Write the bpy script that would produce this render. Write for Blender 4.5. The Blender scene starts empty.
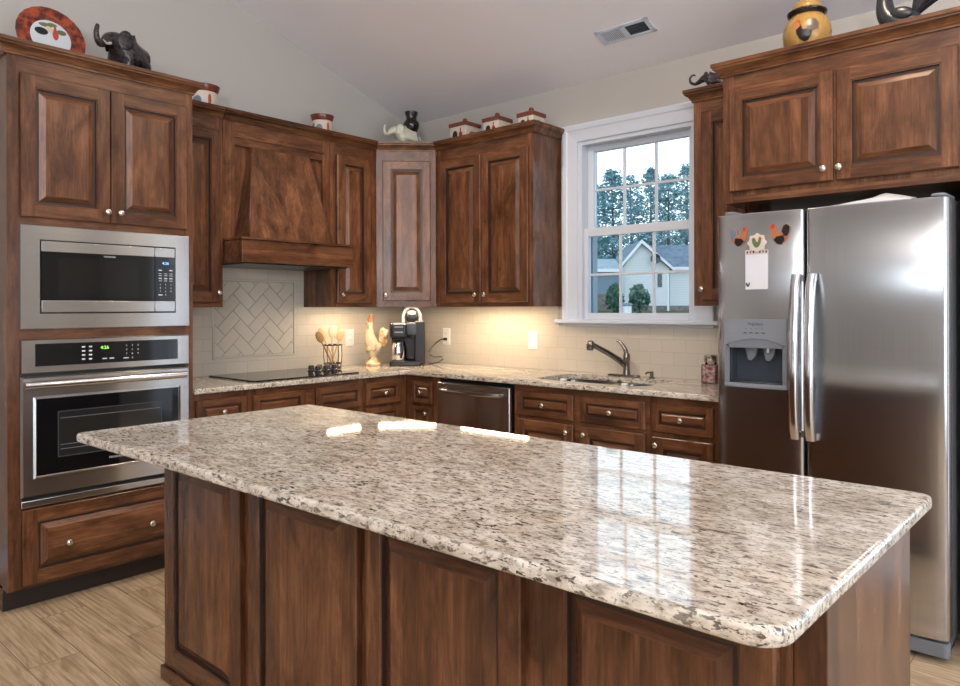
import bpy, bmesh, math, random
from mathutils import Vector, Matrix, Euler
random.seed(7)
PI = math.pi
SC = bpy.context.scene
COL = SC.collection

# ------------------------------------------------------------------ camera, sky, lights, exposure
cam_data = bpy.data.cameras.new('camera')
cam = bpy.data.objects.new('camera', cam_data)
COL.objects.link(cam)
F_PX, CY, YAW, ROLL = 715.95, 307.5, math.radians(41.5514), math.radians(0.15)
cam_data.sensor_fit = 'HORIZONTAL'
cam_data.sensor_width = 36.0
cam_data.lens = F_PX / 960.0 * 36.0
cam_data.shift_y = (CY - 343.0) / 960.0
cam_data.clip_start = 0.05
cam_data.clip_end = 400
CAM = Vector((4.2356, -3.9308, 1.3365))
fw = Vector((-math.sin(YAW), math.cos(YAW), 0))
rt0 = Vector((math.cos(YAW), math.sin(YAW), 0))
up0 = Vector((0, 0, 1))
rt = rt0 * math.cos(ROLL) - up0 * math.sin(ROLL)
upv = rt0 * math.sin(ROLL) + up0 * math.cos(ROLL)
cam.matrix_world = Matrix(((rt.x, upv.x, -fw.x, CAM.x), (rt.y, upv.y, -fw.y, CAM.y), (rt.z, upv.z, -fw.z, CAM.z), (0, 0, 0, 1)))
SC.camera = cam

world = bpy.data.worlds.new('sky_world')
SC.world = world
world.use_nodes = True
wn = world.node_tree
wn.nodes.clear()
w_out = wn.nodes.new('ShaderNodeOutputWorld')
w_bg = wn.nodes.new('ShaderNodeBackground')
w_tc = wn.nodes.new('ShaderNodeTexCoord')
w_sep = wn.nodes.new('ShaderNodeSeparateXYZ')
w_map = wn.nodes.new('ShaderNodeMapRange')
w_map.inputs[1].default_value = 0.0; w_map.inputs[2].default_value = 0.6
w_mix = wn.nodes.new('ShaderNodeMix'); w_mix.data_type = 'RGBA'
w_mix.inputs[6].default_value = (0.86, 0.94, 1.0, 1)
w_mix.inputs[7].default_value = (0.66, 0.82, 1.0, 1)
w_bg.inputs[1].default_value = 2.4
wn.links.new(w_tc.outputs['Generated'], w_sep.inputs[0])
wn.links.new(w_sep.outputs[2], w_map.inputs[0])
wn.links.new(w_map.outputs[0], w_mix.inputs[0])
wn.links.new(w_mix.outputs[2], w_bg.inputs[0])
wn.links.new(w_bg.outputs[0], w_out.inputs[0])

def area(name, loc, direction, sx, sy, power, col, spread=PI):
    l = bpy.data.lights.new(name, 'AREA')
    l.shape = 'RECTANGLE'; l.size = sx; l.size_y = sy; l.energy = power; l.color = col
    l.spread = spread
    o = bpy.data.objects.new(name, l); COL.objects.link(o)
    o.location = loc
    o.rotation_euler = Vector(direction).to_track_quat('-Z', 'Y').to_euler()
    return o
DAY = (0.80, 0.90, 1.0)
WARM = (1.0, 0.74, 0.46)
area('daylight_front', (4.9, -8.85, 1.72), (0, 1, 0), 3.2, .24, 14, DAY)           # daylight through the window band at the far end of the room
area('daylight_right', (7.35, -3.4, 1.45), (-1, 0, 0), 3.4, 2.1, 70, DAY)         # daylight through the glass doors on the right
area('daylight_back', (5.2, -.12, 1.1), (0, -1, 0), 1.1, 1.9, 5, (.72, .84, 1.0))             # and through the glass door beyond the fridge
area('room_fill', (4.4, -5.6, 3.7), (-0.15, 0.45, -1), 2.4, 1.6, 48, (1.0, 0.92, 0.83))    # unseen fill light added high up behind the camera
area('ceiling_fill', (5.6, -6.6, 2.0), (-.2, .3, 1), .5, .5, 215, (1.0, 0.94, 0.92))           # unseen fill added to brighten the ceiling from below
area('overhead_light', (3.50, -1.65, 3.33), (0, 0, -1), .14, .14, 10, (1.0, 0.80, 0.58))
area('overhead_light', (3.50, -1.10, 3.15), (0, 0, -1), .14, .14, 10, (1.0, 0.80, 0.58))   # two warm spots in the kitchen ceiling
area('overhead_light', (1.55, -1.40, 3.25), (0, .12, -1), .15, .15, 24, (1.0, 0.82, 0.62), math.radians(120))   # unseen light added over the aisle to brighten the base drawers
SC.view_settings.view_transform = 'Standard'
SC.view_settings.look = 'None'
SC.view_settings.exposure = 0.0
SC.view_settings.gamma = 1.0
SC.view_settings.use_curve_mapping = False
SC.cycles.use_denoising = True
SC.cycles.sample_clamp_indirect = 6.0

# ------------------------------------------------------------------ materials
def newmat(name):
    m = bpy.data.materials.new(name); m.use_nodes = True
    nt = m.node_tree
    return m, nt, nt.nodes['Principled BSDF']
def simple(name, col, rough=0.5, metal=0.0, **kw):
    m, nt, b = newmat(name)
    b.inputs['Base Color'].default_value = (*col, 1)
    b.inputs['Roughness'].default_value = rough
    b.inputs['Metallic'].default_value = metal
    for k, v in kw.items():
        b.inputs[k.replace('_', ' ')].default_value = v
    # every surface carries a little procedural variation in its gloss
    n = nt.nodes.new('ShaderNodeTexNoise'); n.inputs['Scale'].default_value = 18
    mr = nt.nodes.new('ShaderNodeMapRange')
    mr.inputs[3].default_value = max(0.02, rough - 0.04); mr.inputs[4].default_value = min(1, rough + 0.04)
    tc = nt.nodes.new('ShaderNodeTexCoord')
    nt.links.new(tc.outputs['Object'], n.inputs['Vector'])
    nt.links.new(n.outputs[0], mr.inputs[0]); nt.links.new(mr.outputs[0], b.inputs['Roughness'])
    return m
def ramp(nt, stops):
    r = nt.nodes.new('ShaderNodeValToRGB')
    e = r.color_ramp.elements
    e[0].position, e[0].color = stops[0][0], (*stops[0][1], 1)
    e[1].position, e[1].color = stops[-1][0], (*stops[-1][1], 1)
    for p, c in stops[1:-1]:
        x = e.new(p); x.color = (*c, 1)
    return r
def noise(nt, vec, scale, detail=4, rough=0.6, dist=0.0):
    n = nt.nodes.new('ShaderNodeTexNoise')
    n.inputs['Scale'].default_value = scale; n.inputs['Detail'].default_value = detail
    n.inputs['Roughness'].default_value = rough; n.inputs['Distortion'].default_value = dist
    nt.links.new(vec, n.inputs['Vector'])
    return n
def mapping(nt, vec, scale, rot=(0, 0, 0)):
    m = nt.nodes.new('ShaderNodeMapping')
    m.inputs['Scale'].default_value = scale; m.inputs['Rotation'].default_value = rot
    nt.links.new(vec, m.inputs['Vector'])
    return m.outputs[0]
def mixc(nt, fac, a, b, mode='MIX'):
    m = nt.nodes.new('ShaderNodeMix'); m.data_type = 'RGBA'; m.blend_type = mode
    for s, v in ((0, fac), (6, a), (7, b)):
        if isinstance(v, (int, float)): m.inputs[s].default_value = v
        elif isinstance(v, tuple): m.inputs[s].default_value = (*v, 1)
        else: nt.links.new(v, m.inputs[s])
    return m.outputs[2]
def objvec(nt, rand=True):
    tc = nt.nodes.new('ShaderNodeTexCoord')
    if not rand: return tc.outputs['Object']
    oi = nt.nodes.new('ShaderNodeObjectInfo')
    mu = nt.nodes.new('ShaderNodeMath'); mu.operation = 'MULTIPLY'; mu.inputs[1].default_value = 37.0
    nt.links.new(oi.outputs['Random'], mu.inputs[0])
    ad = nt.nodes.new('ShaderNodeVectorMath'); ad.operation = 'ADD'
    nt.links.new(tc.outputs['Object'], ad.inputs[0]); nt.links.new(mu.outputs[0], ad.inputs[1])
    return ad.outputs[0]

def wood(name, axis, tint=(1, 1, 1)):
    """stained birch: blotchy brown, darker knots, fine grain along the given axis"""
    m, nt, b = newmat(name)
    v = objvec(nt)
    def stretch(base, k): return {'z': (base, base, base * k), 'x': (base * k, base, base), 'y': (base, base * k, base)}[axis]
    g = noise(nt, mapping(nt, v, stretch(16, .22)), 1.0, 6, .66, .5)
    blotch = noise(nt, mapping(nt, v, stretch(6.0, .40)), 1.0, 4, .6, 1.6)
    fine = noise(nt, mapping(nt, v, stretch(150, .06)), 1.0, 2, .5)
    stave = nt.nodes.new('ShaderNodeTexVoronoi'); stave.feature = 'F1'
    stave.inputs['Scale'].default_value = 1.0
    nt.links.new(mapping(nt, v, stretch(11, .002)), stave.inputs['Vector'])
    def T(c): return tuple(a * t for a, t in zip(c, tint))
    r = ramp(nt, [(.22, T((.052, .0195, .0090))), (.45, T((.116, .047, .0205))), (.60, T((.172, .073, .033))), (.80, T((.250, .116, .056)))])
    nt.links.new(g.outputs[0], r.inputs[0])
    r2 = ramp(nt, [(.30, (.34, .29, .26)), (.43, (.86, .84, .82)), (.66, (1.18, 1.17, 1.15))])
    nt.links.new(blotch.outputs[0], r2.inputs[0])
    c = mixc(nt, .72, r.outputs[0], r2.outputs[0], 'MULTIPLY')
    r3 = ramp(nt, [(.35, (.74, .74, .74)), (.65, (1.12, 1.12, 1.12))])
    nt.links.new(fine.outputs[0], r3.inputs[0])
    c = mixc(nt, .8, c, r3.outputs[0], 'MULTIPLY')
    sp = nt.nodes.new('ShaderNodeSeparateColor'); nt.links.new(stave.outputs['Color'], sp.inputs[0])
    r4 = ramp(nt, [(0, (.66, .63, .60)), (1, (1.28, 1.27, 1.27))])
    nt.links.new(sp.outputs[0], r4.inputs[0])
    c = mixc(nt, .8, c, r4.outputs[0], 'MULTIPLY')
    nt.links.new(c, b.inputs['Base Color'])
    b.inputs['Roughness'].default_value = .27
    b.inputs['Specular IOR Level'].default_value = .42
    bp = nt.nodes.new('ShaderNodeBump'); bp.inputs['Strength'].default_value = .05; bp.inputs['Distance'].default_value = .002
    nt.links.new(g.outputs[0], bp.inputs['Height']); nt.links.new(bp.outputs[0], b.inputs['Normal'])
    return m
M = {}
M['wv'] = wood('stained_birch_vertical', 'z')
M['wh'] = wood('stained_birch_horizontal', 'x')
M['wc'] = wood('stained_birch_crown', 'x', (.9, .88, .8))
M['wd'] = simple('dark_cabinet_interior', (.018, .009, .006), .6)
M['groove'] = simple('dark_groove_line', (.030, .0125, .007), .4)
WOOD = [M['wv'], M['wh'], M['wd'], M['wc'], M['groove']]   # doors and drawers get a near-black groove round every panel

def granite():
    m, nt, b = newmat('polished_granite')
    v = objvec(nt, False)
    vx = mapping(nt, v, (.5, 1, 1), (0, 0, .12))
    base = noise(nt, vx, 11, 6, .68, .6)
    r = ramp(nt, [(.28, (.32, .275, .22)), (.42, (.50, .45, .375)), (.55, (.635, .59, .515)), (.75, (.71, .68, .61))])
    nt.links.new(base.outputs[0], r.inputs[0])
    rust = noise(nt, vx, 4.5, 5, .65, .5)
    rr = ramp(nt, [(.54, (0, 0, 0)), (.74, (1, 1, 1))]); nt.links.new(rust.outputs[0], rr.inputs[0])
    mm = nt.nodes.new('ShaderNodeMath'); mm.operation = 'MULTIPLY'; mm.inputs[1].default_value = .5
    nt.links.new(rr.outputs[0], mm.inputs[0])
    c = mixc(nt, mm.outputs[0], r.outputs[0], (.54, .42, .295))
    cl = noise(nt, vx, 58, 4, .65, .4)                                # pale and grey crystals
    cr = ramp(nt, [(.36, (.46, .42, .39)), (.48, (.96, .95, .94)), (.64, (1.22, 1.22, 1.22))]); nt.links.new(cl.outputs[0], cr.inputs[0])
    c = mixc(nt, .85, c, cr.outputs[0], 'MULTIPLY')
    s1 = noise(nt, mapping(nt, v, (.42, 1, 1), (0, 0, .12)), 105, 3, .62, .5)  # dark flecks drawn out along the slab
    r1 = ramp(nt, [(.555, (0, 0, 0)), (.61, (1, 1, 1))]); nt.links.new(s1.outputs[0], r1.inputs[0])
    mod = noise(nt, vx, 9, 3, .6)
    rm = ramp(nt, [(.30, (.45, .45, .45)), (.60, (1, 1, 1))]); nt.links.new(mod.outputs[0], rm.inputs[0])
    f1 = mixc(nt, 1.0, r1.outputs[0], rm.outputs[0], 'MULTIPLY')
    c = mixc(nt, f1, c, (.045, .034, .029))
    s2 = noise(nt, mapping(nt, v, (.7, 1, 1)), 190, 2, .5)
    r2 = ramp(nt, [(.60, (0, 0, 0)), (.69, (.8, .8, .8))]); nt.links.new(s2.outputs[0], r2.inputs[0])
    c = mixc(nt, r2.outputs[0], c, (.14, .105, .085))
    nt.links.new(c, b.inputs['Base Color'])
    b.inputs['Roughness'].default_value = .05
    b.inputs['IOR'].default_value = 1.70
    return m
M['granite'] = granite()

def steel(name, col, rough, aniso, rot):
    m, nt, b = newmat(name)
    b.inputs['Metallic'].default_value = 1
    b.inputs['Anisotropic'].default_value = aniso
    b.inputs['Anisotropic Rotation'].default_value = rot
    t = nt.nodes.new('ShaderNodeTangent'); t.direction_type = 'UV_MAP'; t.uv_map = 'UVMap'
    nt.links.new(t.outputs[0], b.inputs['Tangent'])
    uv = nt.nodes.new('ShaderNodeUVMap'); uv.uv_map = 'UVMap'
    n = noise(nt, mapping(nt, uv.outputs[0], (500, 3, 1) if rot == 0 else (3, 500, 1)), 1.0, 2, .5)
    r = ramp(nt, [(.3, tuple(c * .93 for c in col)), (.7, tuple(min(1, c * 1.05) for c in col))])
    nt.links.new(n.outputs[0], r.inputs[0]); nt.links.new(r.outputs[0], b.inputs['Base Color'])
    b.inputs['Roughness'].default_value = rough
    return m
M['steel_h'] = steel('brushed_steel_horizontal', (.52, .515, .51), .21, .95, 0.25)
M['steel_v'] = steel('brushed_steel_vertical', (.50, .50, .51), .17, 1.0, 0.0)
M['nickel'] = simple('satin_nickel', (.68, .64, .58), .22, 1.0)
M['faucet'] = simple('dark_brushed_nickel', (.25, .23, .215), .24, 1.0)
M['chrome'] = simple('polished_handle_steel', (.72, .73, .76), .17, 1.0)
M['blackglass'] = simple('black_glass', (.006, .006, .007), .04, 0.0, IOR=1.5)
M['windowdark'] = simple('dark_door_glass', (.012, .012, .012), .03, 0.0)
M['black'] = simple('black_plastic', (.008, .008, .009), .30)
M['blackgloss'] = simple('glossy_black_ceramic', (.012, .011, .013), .16)
M['dgrey'] = simple('dark_grey_plastic', (.040, .052, .070), .4)
M['grey'] = simple('grey_plastic', (.17, .185, .21), .35)
M['lgrey'] = simple('silver_plastic', (.20, .22, .25), .32)
M['white'] = simple('white_paint', (.59, .645, .735), .35)
M['plate_white'] = simple('white_plastic', (.80, .79, .76), .35)
M['cream'] = simple('cream_ceramic', (.60, .49, .32), .25)
M['gold'] = simple('gold_brown_glaze', (.36, .20, .06), .3)
M['ivory'] = simple('ivory_ceramic', (.60, .60, .48), .35)
M['crock'] = simple('white_glazed_ceramic', (.60, .53, .46), .22)
M['rust'] = simple('rust_red_glaze', (.155, .038, .020), .22)
M['redrim'] = simple('red_brown_mottled_glaze', (.25, .045, .018), .2)
M['red'] = simple('red_paint', (.45, .05, .03), .3)
M['green'] = simple('olive_green_paint', (.12, .15, .06), .4)
M['yellow'] = simple('mustard_glaze', (.36, .215, .06), .28)
M['roosterblack'] = simple('dark_blue_black_glaze', (.020, .022, .028), .26)
M['lightwood'] = simple('pale_wood', (.62, .42, .22), .5)
M['paper'] = simple('white_paper', (.66, .67, .73), .7)
M['bag'] = simple('white_plastic_film', (.72, .73, .76), .3)
M['tan'] = simple('orange_brown_paint', (.42, .14, .05), .35)
M['bluegrey'] = simple('blue_grey_paint', (.13, .16, .22), .4)
M['mark'] = simple('white_marking', (.62, .63, .65), .5)
M['darkmark'] = simple('dark_marking', (.04, .04, .045), .5)
M['tailpaint'] = simple('brown_grey_paint', (.12, .085, .065), .3)
M['candy'] = None
def emis(name, col, s):
    m, nt, b = newmat(name)
    b.inputs['Base Color'].default_value = (*col, 1)
    b.inputs['Emission Color'].default_value = (*col, 1); b.inputs['Emission Strength'].default_value = s
    return m
M['led_blue'] = emis('blue_display', (.25, .55, 1.0), 1.4)
M['led_green'] = emis('green_display', (.35, 1.0, .12), 1.0)
M['striplight'] = emis('under_cabinet_lamp_lens', (1.0, .86, .66), 9.0)

def glass(name, tint=(1, 1, 1), refl=1.0):
    m, nt, b = newmat(name)
    nt.nodes.remove(b)
    out = nt.nodes['Material Output']
    tr = nt.nodes.new('ShaderNodeBsdfTransparent'); tr.inputs[0].default_value = (*tint, 1)
    gl = nt.nodes.new('ShaderNodeBsdfGlossy'); gl.inputs['Roughness'].default_value = .01
    fr = nt.nodes.new('ShaderNodeFresnel'); fr.inputs[0].default_value = 1.45
    mx = nt.nodes.new('ShaderNodeMixShader')
    nt.links.new(fr.outputs[0], mx.inputs[0]); nt.links.new(tr.outputs[0], mx.inputs[1]); nt.links.new(gl.outputs[0], mx.inputs[2])
    nt.links.new(mx.outputs[0], out.inputs[0])
    return m
M['glass'] = glass('window_glass', (.93, .97, .98))
M['jarglass'] = glass('clear_jar_glass', (.95, .95, .96))
M['ovenglass'] = glass('dark_oven_glass', (.16, .15, .15))

def paint(name, col, rough=.75):
    m, nt, b = newmat(name)
    v = objvec(nt, False)
    n = noise(nt, v, 160, 3, .6)
    bp = nt.nodes.new('ShaderNodeBump'); bp.inputs['Strength'].default_value = .04; bp.inputs['Distance'].default_value = .001
    nt.links.new(n.outputs[0], bp.inputs['Height']); nt.links.new(bp.outputs[0], b.inputs['Normal'])
    b.inputs['Base Color'].default_value = (*col, 1); b.inputs['Roughness'].default_value = rough
    return m
M['wall'] = paint('greige_wall_paint', (.46, .445, .42))
M['ceil'] = paint('ceiling_paint', (.82, .81, .86))

def floor_mat():
    m, nt, b = newmat('oak_plank_floor')
    v = objvec(nt, False)
    br = nt.nodes.new('ShaderNodeTexBrick')
    br.inputs['Scale'].default_value = 1.0; br.inputs['Brick Width'].default_value = 1.22; br.inputs['Row Height'].default_value = .18
    br.inputs['Mortar Size'].default_value = .0016; br.inputs['Mortar Smooth'].default_value = .2; br.inputs['Bias'].default_value = 0.0
    br.offset = .37; br.offset_frequency = 2
    br.inputs['Color1'].default_value = (0, 0, 0, 1); br.inputs['Color2'].default_value = (1, 1, 1, 1); br.inputs['Mortar'].default_value = (.5, .5, .5, 1)
    nt.links.new(v, br.inputs['Vector'])
    sc = nt.nodes.new('ShaderNodeVectorMath'); sc.operation = 'SCALE'; sc.inputs['Scale'].default_value = 9.0
    nt.links.new(br.outputs['Color'], sc.inputs[0])
    ad = nt.nodes.new('ShaderNodeVectorMath'); ad.operation = 'ADD'
    nt.links.new(v, ad.inputs[0]); nt.links.new(sc.outputs[0], ad.inputs[1])
    g = noise(nt, mapping(nt, ad.outputs[0], (1.1, 9, 1)), 1.6, 5, .62, 2.2)
    r = ramp(nt, [(.30, (.30, .205, .120)), (.46, (.47, .345, .215)), (.6, (.57, .435, .285)), (.75, (.63, .50, .35))])
    nt.links.new(g.outputs[0], r.inputs[0])
    wv = nt.nodes.new('ShaderNodeTexWave'); wv.wave_type = 'RINGS'; wv.rings_direction = 'X'
    wv.inputs['Scale'].default_value = 5; wv.inputs['Distortion'].default_value = 9; wv.inputs['Detail'].default_value = 2; wv.inputs['Detail Scale'].default_value = .8
    nt.links.new(mapping(nt, ad.outputs[0], (.35, 2.6, 1)), wv.inputs['Vector'])
    rw = ramp(nt, [(.0, (.74, .70, .66)), (.35, (1, 1, 1)), (1, (1.04, 1.04, 1.04))]); nt.links.new(wv.outputs['Color'], rw.inputs[0])
    c = mixc(nt, .65, r.outputs[0], rw.outputs[0], 'MULTIPLY')
    fine = noise(nt, mapping(nt, ad.outputs[0], (6, 160, 1)), 1.0, 2, .5)
    rf = ramp(nt, [(.35, (.82, .82, .82)), (.65, (1.08, 1.08, 1.08))]); nt.links.new(fine.outputs[0], rf.inputs[0])
    c = mixc(nt, .7, c, rf.outputs[0], 'MULTIPLY')
    c = mixc(nt, br.outputs['Fac'], c, (.12, .085, .06))
    nt.links.new(c, b.inputs['Base Color']); b.inputs['Roughness'].default_value = .42
    return m
M['floor'] = floor_mat()

def tile_mat(name, along):
    m, nt, b = newmat(name)
    v = objvec(nt, False)
    sp = nt.nodes.new('ShaderNodeSeparateXYZ'); nt.links.new(v, sp.inputs[0])
    cb = nt.nodes.new('ShaderNodeCombineXYZ')
    nt.links.new(sp.outputs[0 if along == 'x' else 1], cb.inputs[0]); nt.links.new(sp.outputs[2], cb.inputs[1])
    br = nt.nodes.new('ShaderNodeTexBrick')
    br.inputs['Scale'].default_value = 1.0; br.inputs['Brick Width'].default_value = .1524; br.inputs['Row Height'].default_value = .0762
    br.inputs['Mortar Size'].default_value = .0016; br.inputs['Mortar Smooth'].default_value = .3
    br.inputs['Color1'].default_value = (.53, .485, .415, 1); br.inputs['Color2'].default_value = (.56, .515, .44, 1); br.inputs['Mortar'].default_value = (.43, .39, .33, 1)
    nt.links.new(cb.outputs[0], br.inputs['Vector'])
    nt.links.new(br.outputs['Color'], b.inputs['Base Color'])
    inv = nt.nodes.new('ShaderNodeMath'); inv.operation = 'SUBTRACT'; inv.inputs[0].default_value = 1
    nt.links.new(br.outputs['Fac'], inv.inputs[1])
    wob = noise(nt, v, 14, 2, .5)
    ad = nt.nodes.new('ShaderNodeMath'); ad.operation = 'MULTIPLY_ADD'; ad.inputs[1].default_value = .5
    nt.links.new(wob.outputs[0], ad.inputs[0]); nt.links.new(inv.outputs[0], ad.inputs[2])
    bp = nt.nodes.new('ShaderNodeBump'); bp.inputs['Strength'].default_value = .45; bp.inputs['Distance'].default_value = .002
    nt.links.new(ad.outputs[0], bp.inputs['Height']); nt.links.new(bp.outputs[0], b.inputs['Normal'])
    b.inputs['Roughness'].default_value = .14
    return m
M['tile_x'] = tile_mat('beige_subway_tile_back', 'x')
M['tile_y'] = tile_mat('beige_subway_tile_left', 'y')
M['tile_plain'] = simple('beige_glazed_tile', (.55, .505, .43), .14)
M['grout'] = simple('beige_grout', (.46, .42, .35), .7)

def mottled(name, a, b_, scale, rough=.2):
    m, nt, b = newmat(name)
    n = noise(nt, objvec(nt, False), scale, 4, .6)
    r = ramp(nt, [(.38, a), (.62, b_)]); nt.links.new(n.outputs[0], r.inputs[0]); nt.links.new(r.outputs[0], b.inputs['Base Color'])
    b.inputs['Roughness'].default_value = rough
    return m
M['redrim'] = mottled('red_brown_mottled_glaze', (.07, .016, .012), (.36, .062, .020), 34)
M['candy'] = mottled('red_and_white_candy', (.36, .03, .04), (.75, .62, .58), 60, .3)
M['elephant'] = mottled('carved_black_stone', (.010, .009, .012), (.050, .040, .042), 60, .25)
M['creamgold'] = mottled('cream_glaze_with_gold', (.30, .16, .045), (.62, .52, .34), 26, .22)
M['siding'] = None

def siding():
    m, nt, b = newmat('pale_lap_siding')
    v = objvec(nt, False)
    sp = nt.nodes.new('ShaderNodeSeparateXYZ'); nt.links.new(v, sp.inputs[0])
    mu = nt.nodes.new('ShaderNodeMath'); mu.operation = 'MULTIPLY'; mu.inputs[1].default_value = 5.0; nt.links.new(sp.outputs[2], mu.inputs[0])
    fr = nt.nodes.new('ShaderNodeMath'); fr.operation = 'FRACT'; nt.links.new(mu.outputs[0], fr.inputs[0])
    r = ramp(nt, [(0, (.44, .46, .46)), (.16, (.62, .65, .64)), (1, (.66, .68, .67))]); nt.links.new(fr.outputs[0], r.inputs[0])
    nt.links.new(r.outputs[0], b.inputs['Base Color']); b.inputs['Roughness'].default_value = .6
    return m
M['siding'] = siding()
M['siding_blue'] = simple('blue_grey_siding', (.17, .235, .29), .6)
M['housetrim'] = simple('white_house_trim', (.72, .74, .76), .5)
M['shingle'] = mottled('blue_grey_shingles', (.060, .095, .13), (.115, .16, .205), 2.0, .8)
M['shingle_pale'] = mottled('pale_grey_shingles', (.19, .24, .27), (.26, .31, .33), 2.0, .8)
M['brick'] = mottled('grey_brown_brick', (.12, .11, .10), (.22, .19, .17), 4.0, .8)
M['leaf'] = mottled('pine_foliage', (.085, .235, .265), (.235, .430, .460), .8, .7)
M['leaf_dark'] = mottled('dark_pine_foliage', (.050, .130, .165), (.140, .255, .290), .8, .7)
M['bush'] = mottled('shrub_foliage', (.020, .062, .046), (.080, .185, .125), 2.2, .7)
M['bark'] = mottled('pine_bark', (.05, .055, .06), (.11, .11, .11), 3, .9)
M['lawn'] = mottled('lawn_grass', (.06, .085, .04), (.14, .16, .08), .6, .9)
M['houseglass'] = simple('dark_house_window', (.035, .055, .07), .1)

# ------------------------------------------------------------------ mesh helpers
BASE = {}
def flat_large(me):
    for p in me.polygons: p.use_smooth = not (len(p.vertices) > 4 or p.area > .003)
class MB:
    def __init__(s): s.bm = bmesh.new()
    def box(s, x0, x1, y0, y1, z0, z1, mat=0, bev=0.0, seg=2):
        t = bmesh.new()
        vs = [t.verts.new(p) for p in ((x0, y0, z0), (x1, y0, z0), (x1, y1, z0), (x0, y1, z0), (x0, y0, z1), (x1, y0, z1), (x1, y1, z1), (x0, y1, z1))]
        for f in ((0, 3, 2, 1), (4, 5, 6, 7), (0, 1, 5, 4), (1, 2, 6, 5), (2, 3, 7, 6), (3, 0, 4, 7)):
            t.faces.new([vs[i] for i in f])
        if bev > 0:
            bmesh.ops.bevel(t, geom=list(t.edges), offset=bev, segments=seg, affect='EDGES', profile=.5)
        s.take(t, mat); return s
    def take(s, t, mat=None, mtx=None):
        if mtx is not None: bmesh.ops.transform(t, matrix=mtx, verts=list(t.verts))
        if mat is not None:
            for f in t.faces: f.material_index = mat
        me = bpy.data.meshes.new('tmp'); t.to_mesh(me); t.free()
        s.bm.from_mesh(me); bpy.data.meshes.remove(me)
    def rings(s, x0, x1, z0, z1, yf, prof, back, mv=0, mh=1, mc=0, mats=None, cope=None):
        """a panel facing -Y: nested rectangles (inset, y step outward) from the outer edge to the field"""
        bm = s.bm; loops = []
        def rect(i, y): return [bm.verts.new(p) for p in ((x0 + i, y, z0 + i), (x1 - i, y, z0 + i), (x1 - i, y, z1 - i), (x0 + i, y, z1 - i))]
        loops.append(rect(0, back))
        for i, o in prof: loops.append(rect(i, yf - o))
        for k in range(len(loops) - 1):
            a, b = loops[k], loops[k + 1]
            if k == cope:
                (ax, ay, az), (bx, by, bz) = a[0].co, b[0].co; cx, cz = a[2].co.x, a[2].co.z; dx, dz = b[2].co.x, b[2].co.z
                for q, mi in (((ax, az, bx, cz), mv), ((dx, az, cx, cz), mv), ((bx, az, dx, bz), mh), ((bx, dz, dx, cz), mh)):
                    f = bm.faces.new([bm.verts.new(p) for p in ((q[0], by, q[1]), (q[2], by, q[1]), (q[2], by, q[3]), (q[0], by, q[3]))]); f.material_index = mi
                continue
            for j in range(4):
                f = bm.faces.new((a[j], a[(j + 1) % 4], b[(j + 1) % 4], b[j]))
                f.material_index = mh if j in (0, 2) else mv
                if mats and k in mats: f.material_index = mats[k]
        f = bm.faces.new(loops[-1]); f.material_index = mc
        f = bm.faces.new(list(reversed(loops[0]))); f.material_index = mv
        return s
    def frame(s, x0, x1, z0, z1, a0, a1, b0, b1, yf, yb, ch=.003):
        bm = s.bm
        def L(x0, x1, z0, z1, y): return [bm.verts.new(p) for p in ((x0, y, z0), (x1, y, z0), (x1, y, z1), (x0, y, z1))]
        seq = [L(x0, x1, z0, z1, yb), L(x0, x1, z0, z1, yf + ch), L(x0 + ch, x1 - ch, z0 + ch, z1 - ch, yf), L(a0, a1, b0, b1, yf), L(a0, a1, b0, b1, yb)]
        for k in range(5):
            a, b = seq[k], seq[(k + 1) % 5]
            for j in range(4): bm.faces.new((a[j], a[(j + 1) % 4], b[(j + 1) % 4], b[j]))
        return s
    def lathe(s, prof, c=(0, 0, 0), seg=24, mat=0, axis='z', mats=None, sx=1, sy=1):
        t = bmesh.new(); rows = []
        for r, z in prof:
            if r < 1e-5: rows.append([t.verts.new((0, 0, z))])
            else: rows.append([t.verts.new((r * math.cos(2 * PI * k / seg) * sx, r * math.sin(2 * PI * k / seg) * sy, z)) for k in range(seg)])
        for i in range(len(rows) - 1):
            a, b = rows[i], rows[i + 1]
            mi = mats[i] if mats else mat
            for k in range(seg):
                k2 = (k + 1) % seg
                if len(a) == 1 and len(b) == 1: continue
                if len(a) == 1: f = t.faces.new((a[0], b[k2], b[k]))
                elif len(b) == 1: f = t.faces.new((a[k], a[k2], b[0]))
                else: f = t.faces.new((a[k], a[k2], b[k2], b[k]))
                f.material_index = mi
        if len(rows[0]) > 1: t.faces.new(list(reversed(rows[0]))).material_index = mats[0] if mats else mat
        if len(rows[-1]) > 1: t.faces.new(rows[-1]).material_index = mats[-1] if mats else mat
        m = {'z': Matrix(), '-y': Matrix.Rotation(PI / 2, 4, 'X'), 'x': Matrix.Rotation(PI / 2, 4, 'Y'), 'y': Matrix.Rotation(-PI / 2, 4, 'X')}[axis]
        s.take(t, None, Matrix.Translation(c) @ m); return s
    def tube(s, pts, r, seg=10, mat=0, cap=True):
        t = bmesh.new(); pts = [Vector(p) for p in pts]; rows = []
        n = len(pts); ref = None
        for i, p in enumerate(pts):
            d = (pts[min(i + 1, n - 1)] - pts[max(i - 1, 0)]).normalized()
            if ref is None:
                ref = Vector((0, 0, 1)) if abs(d.z) < .9 else Vector((1, 0, 0))
            a = (ref - d * ref.dot(d)).normalized(); ref = a; b = d.cross(a)
            rr = r[i] if isinstance(r, (list, tuple)) else r
            rows.append([t.verts.new(p + (a * math.cos(2 * PI * k / seg) + b * math.sin(2 * PI * k / seg)) * rr) for k in range(seg)])
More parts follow.
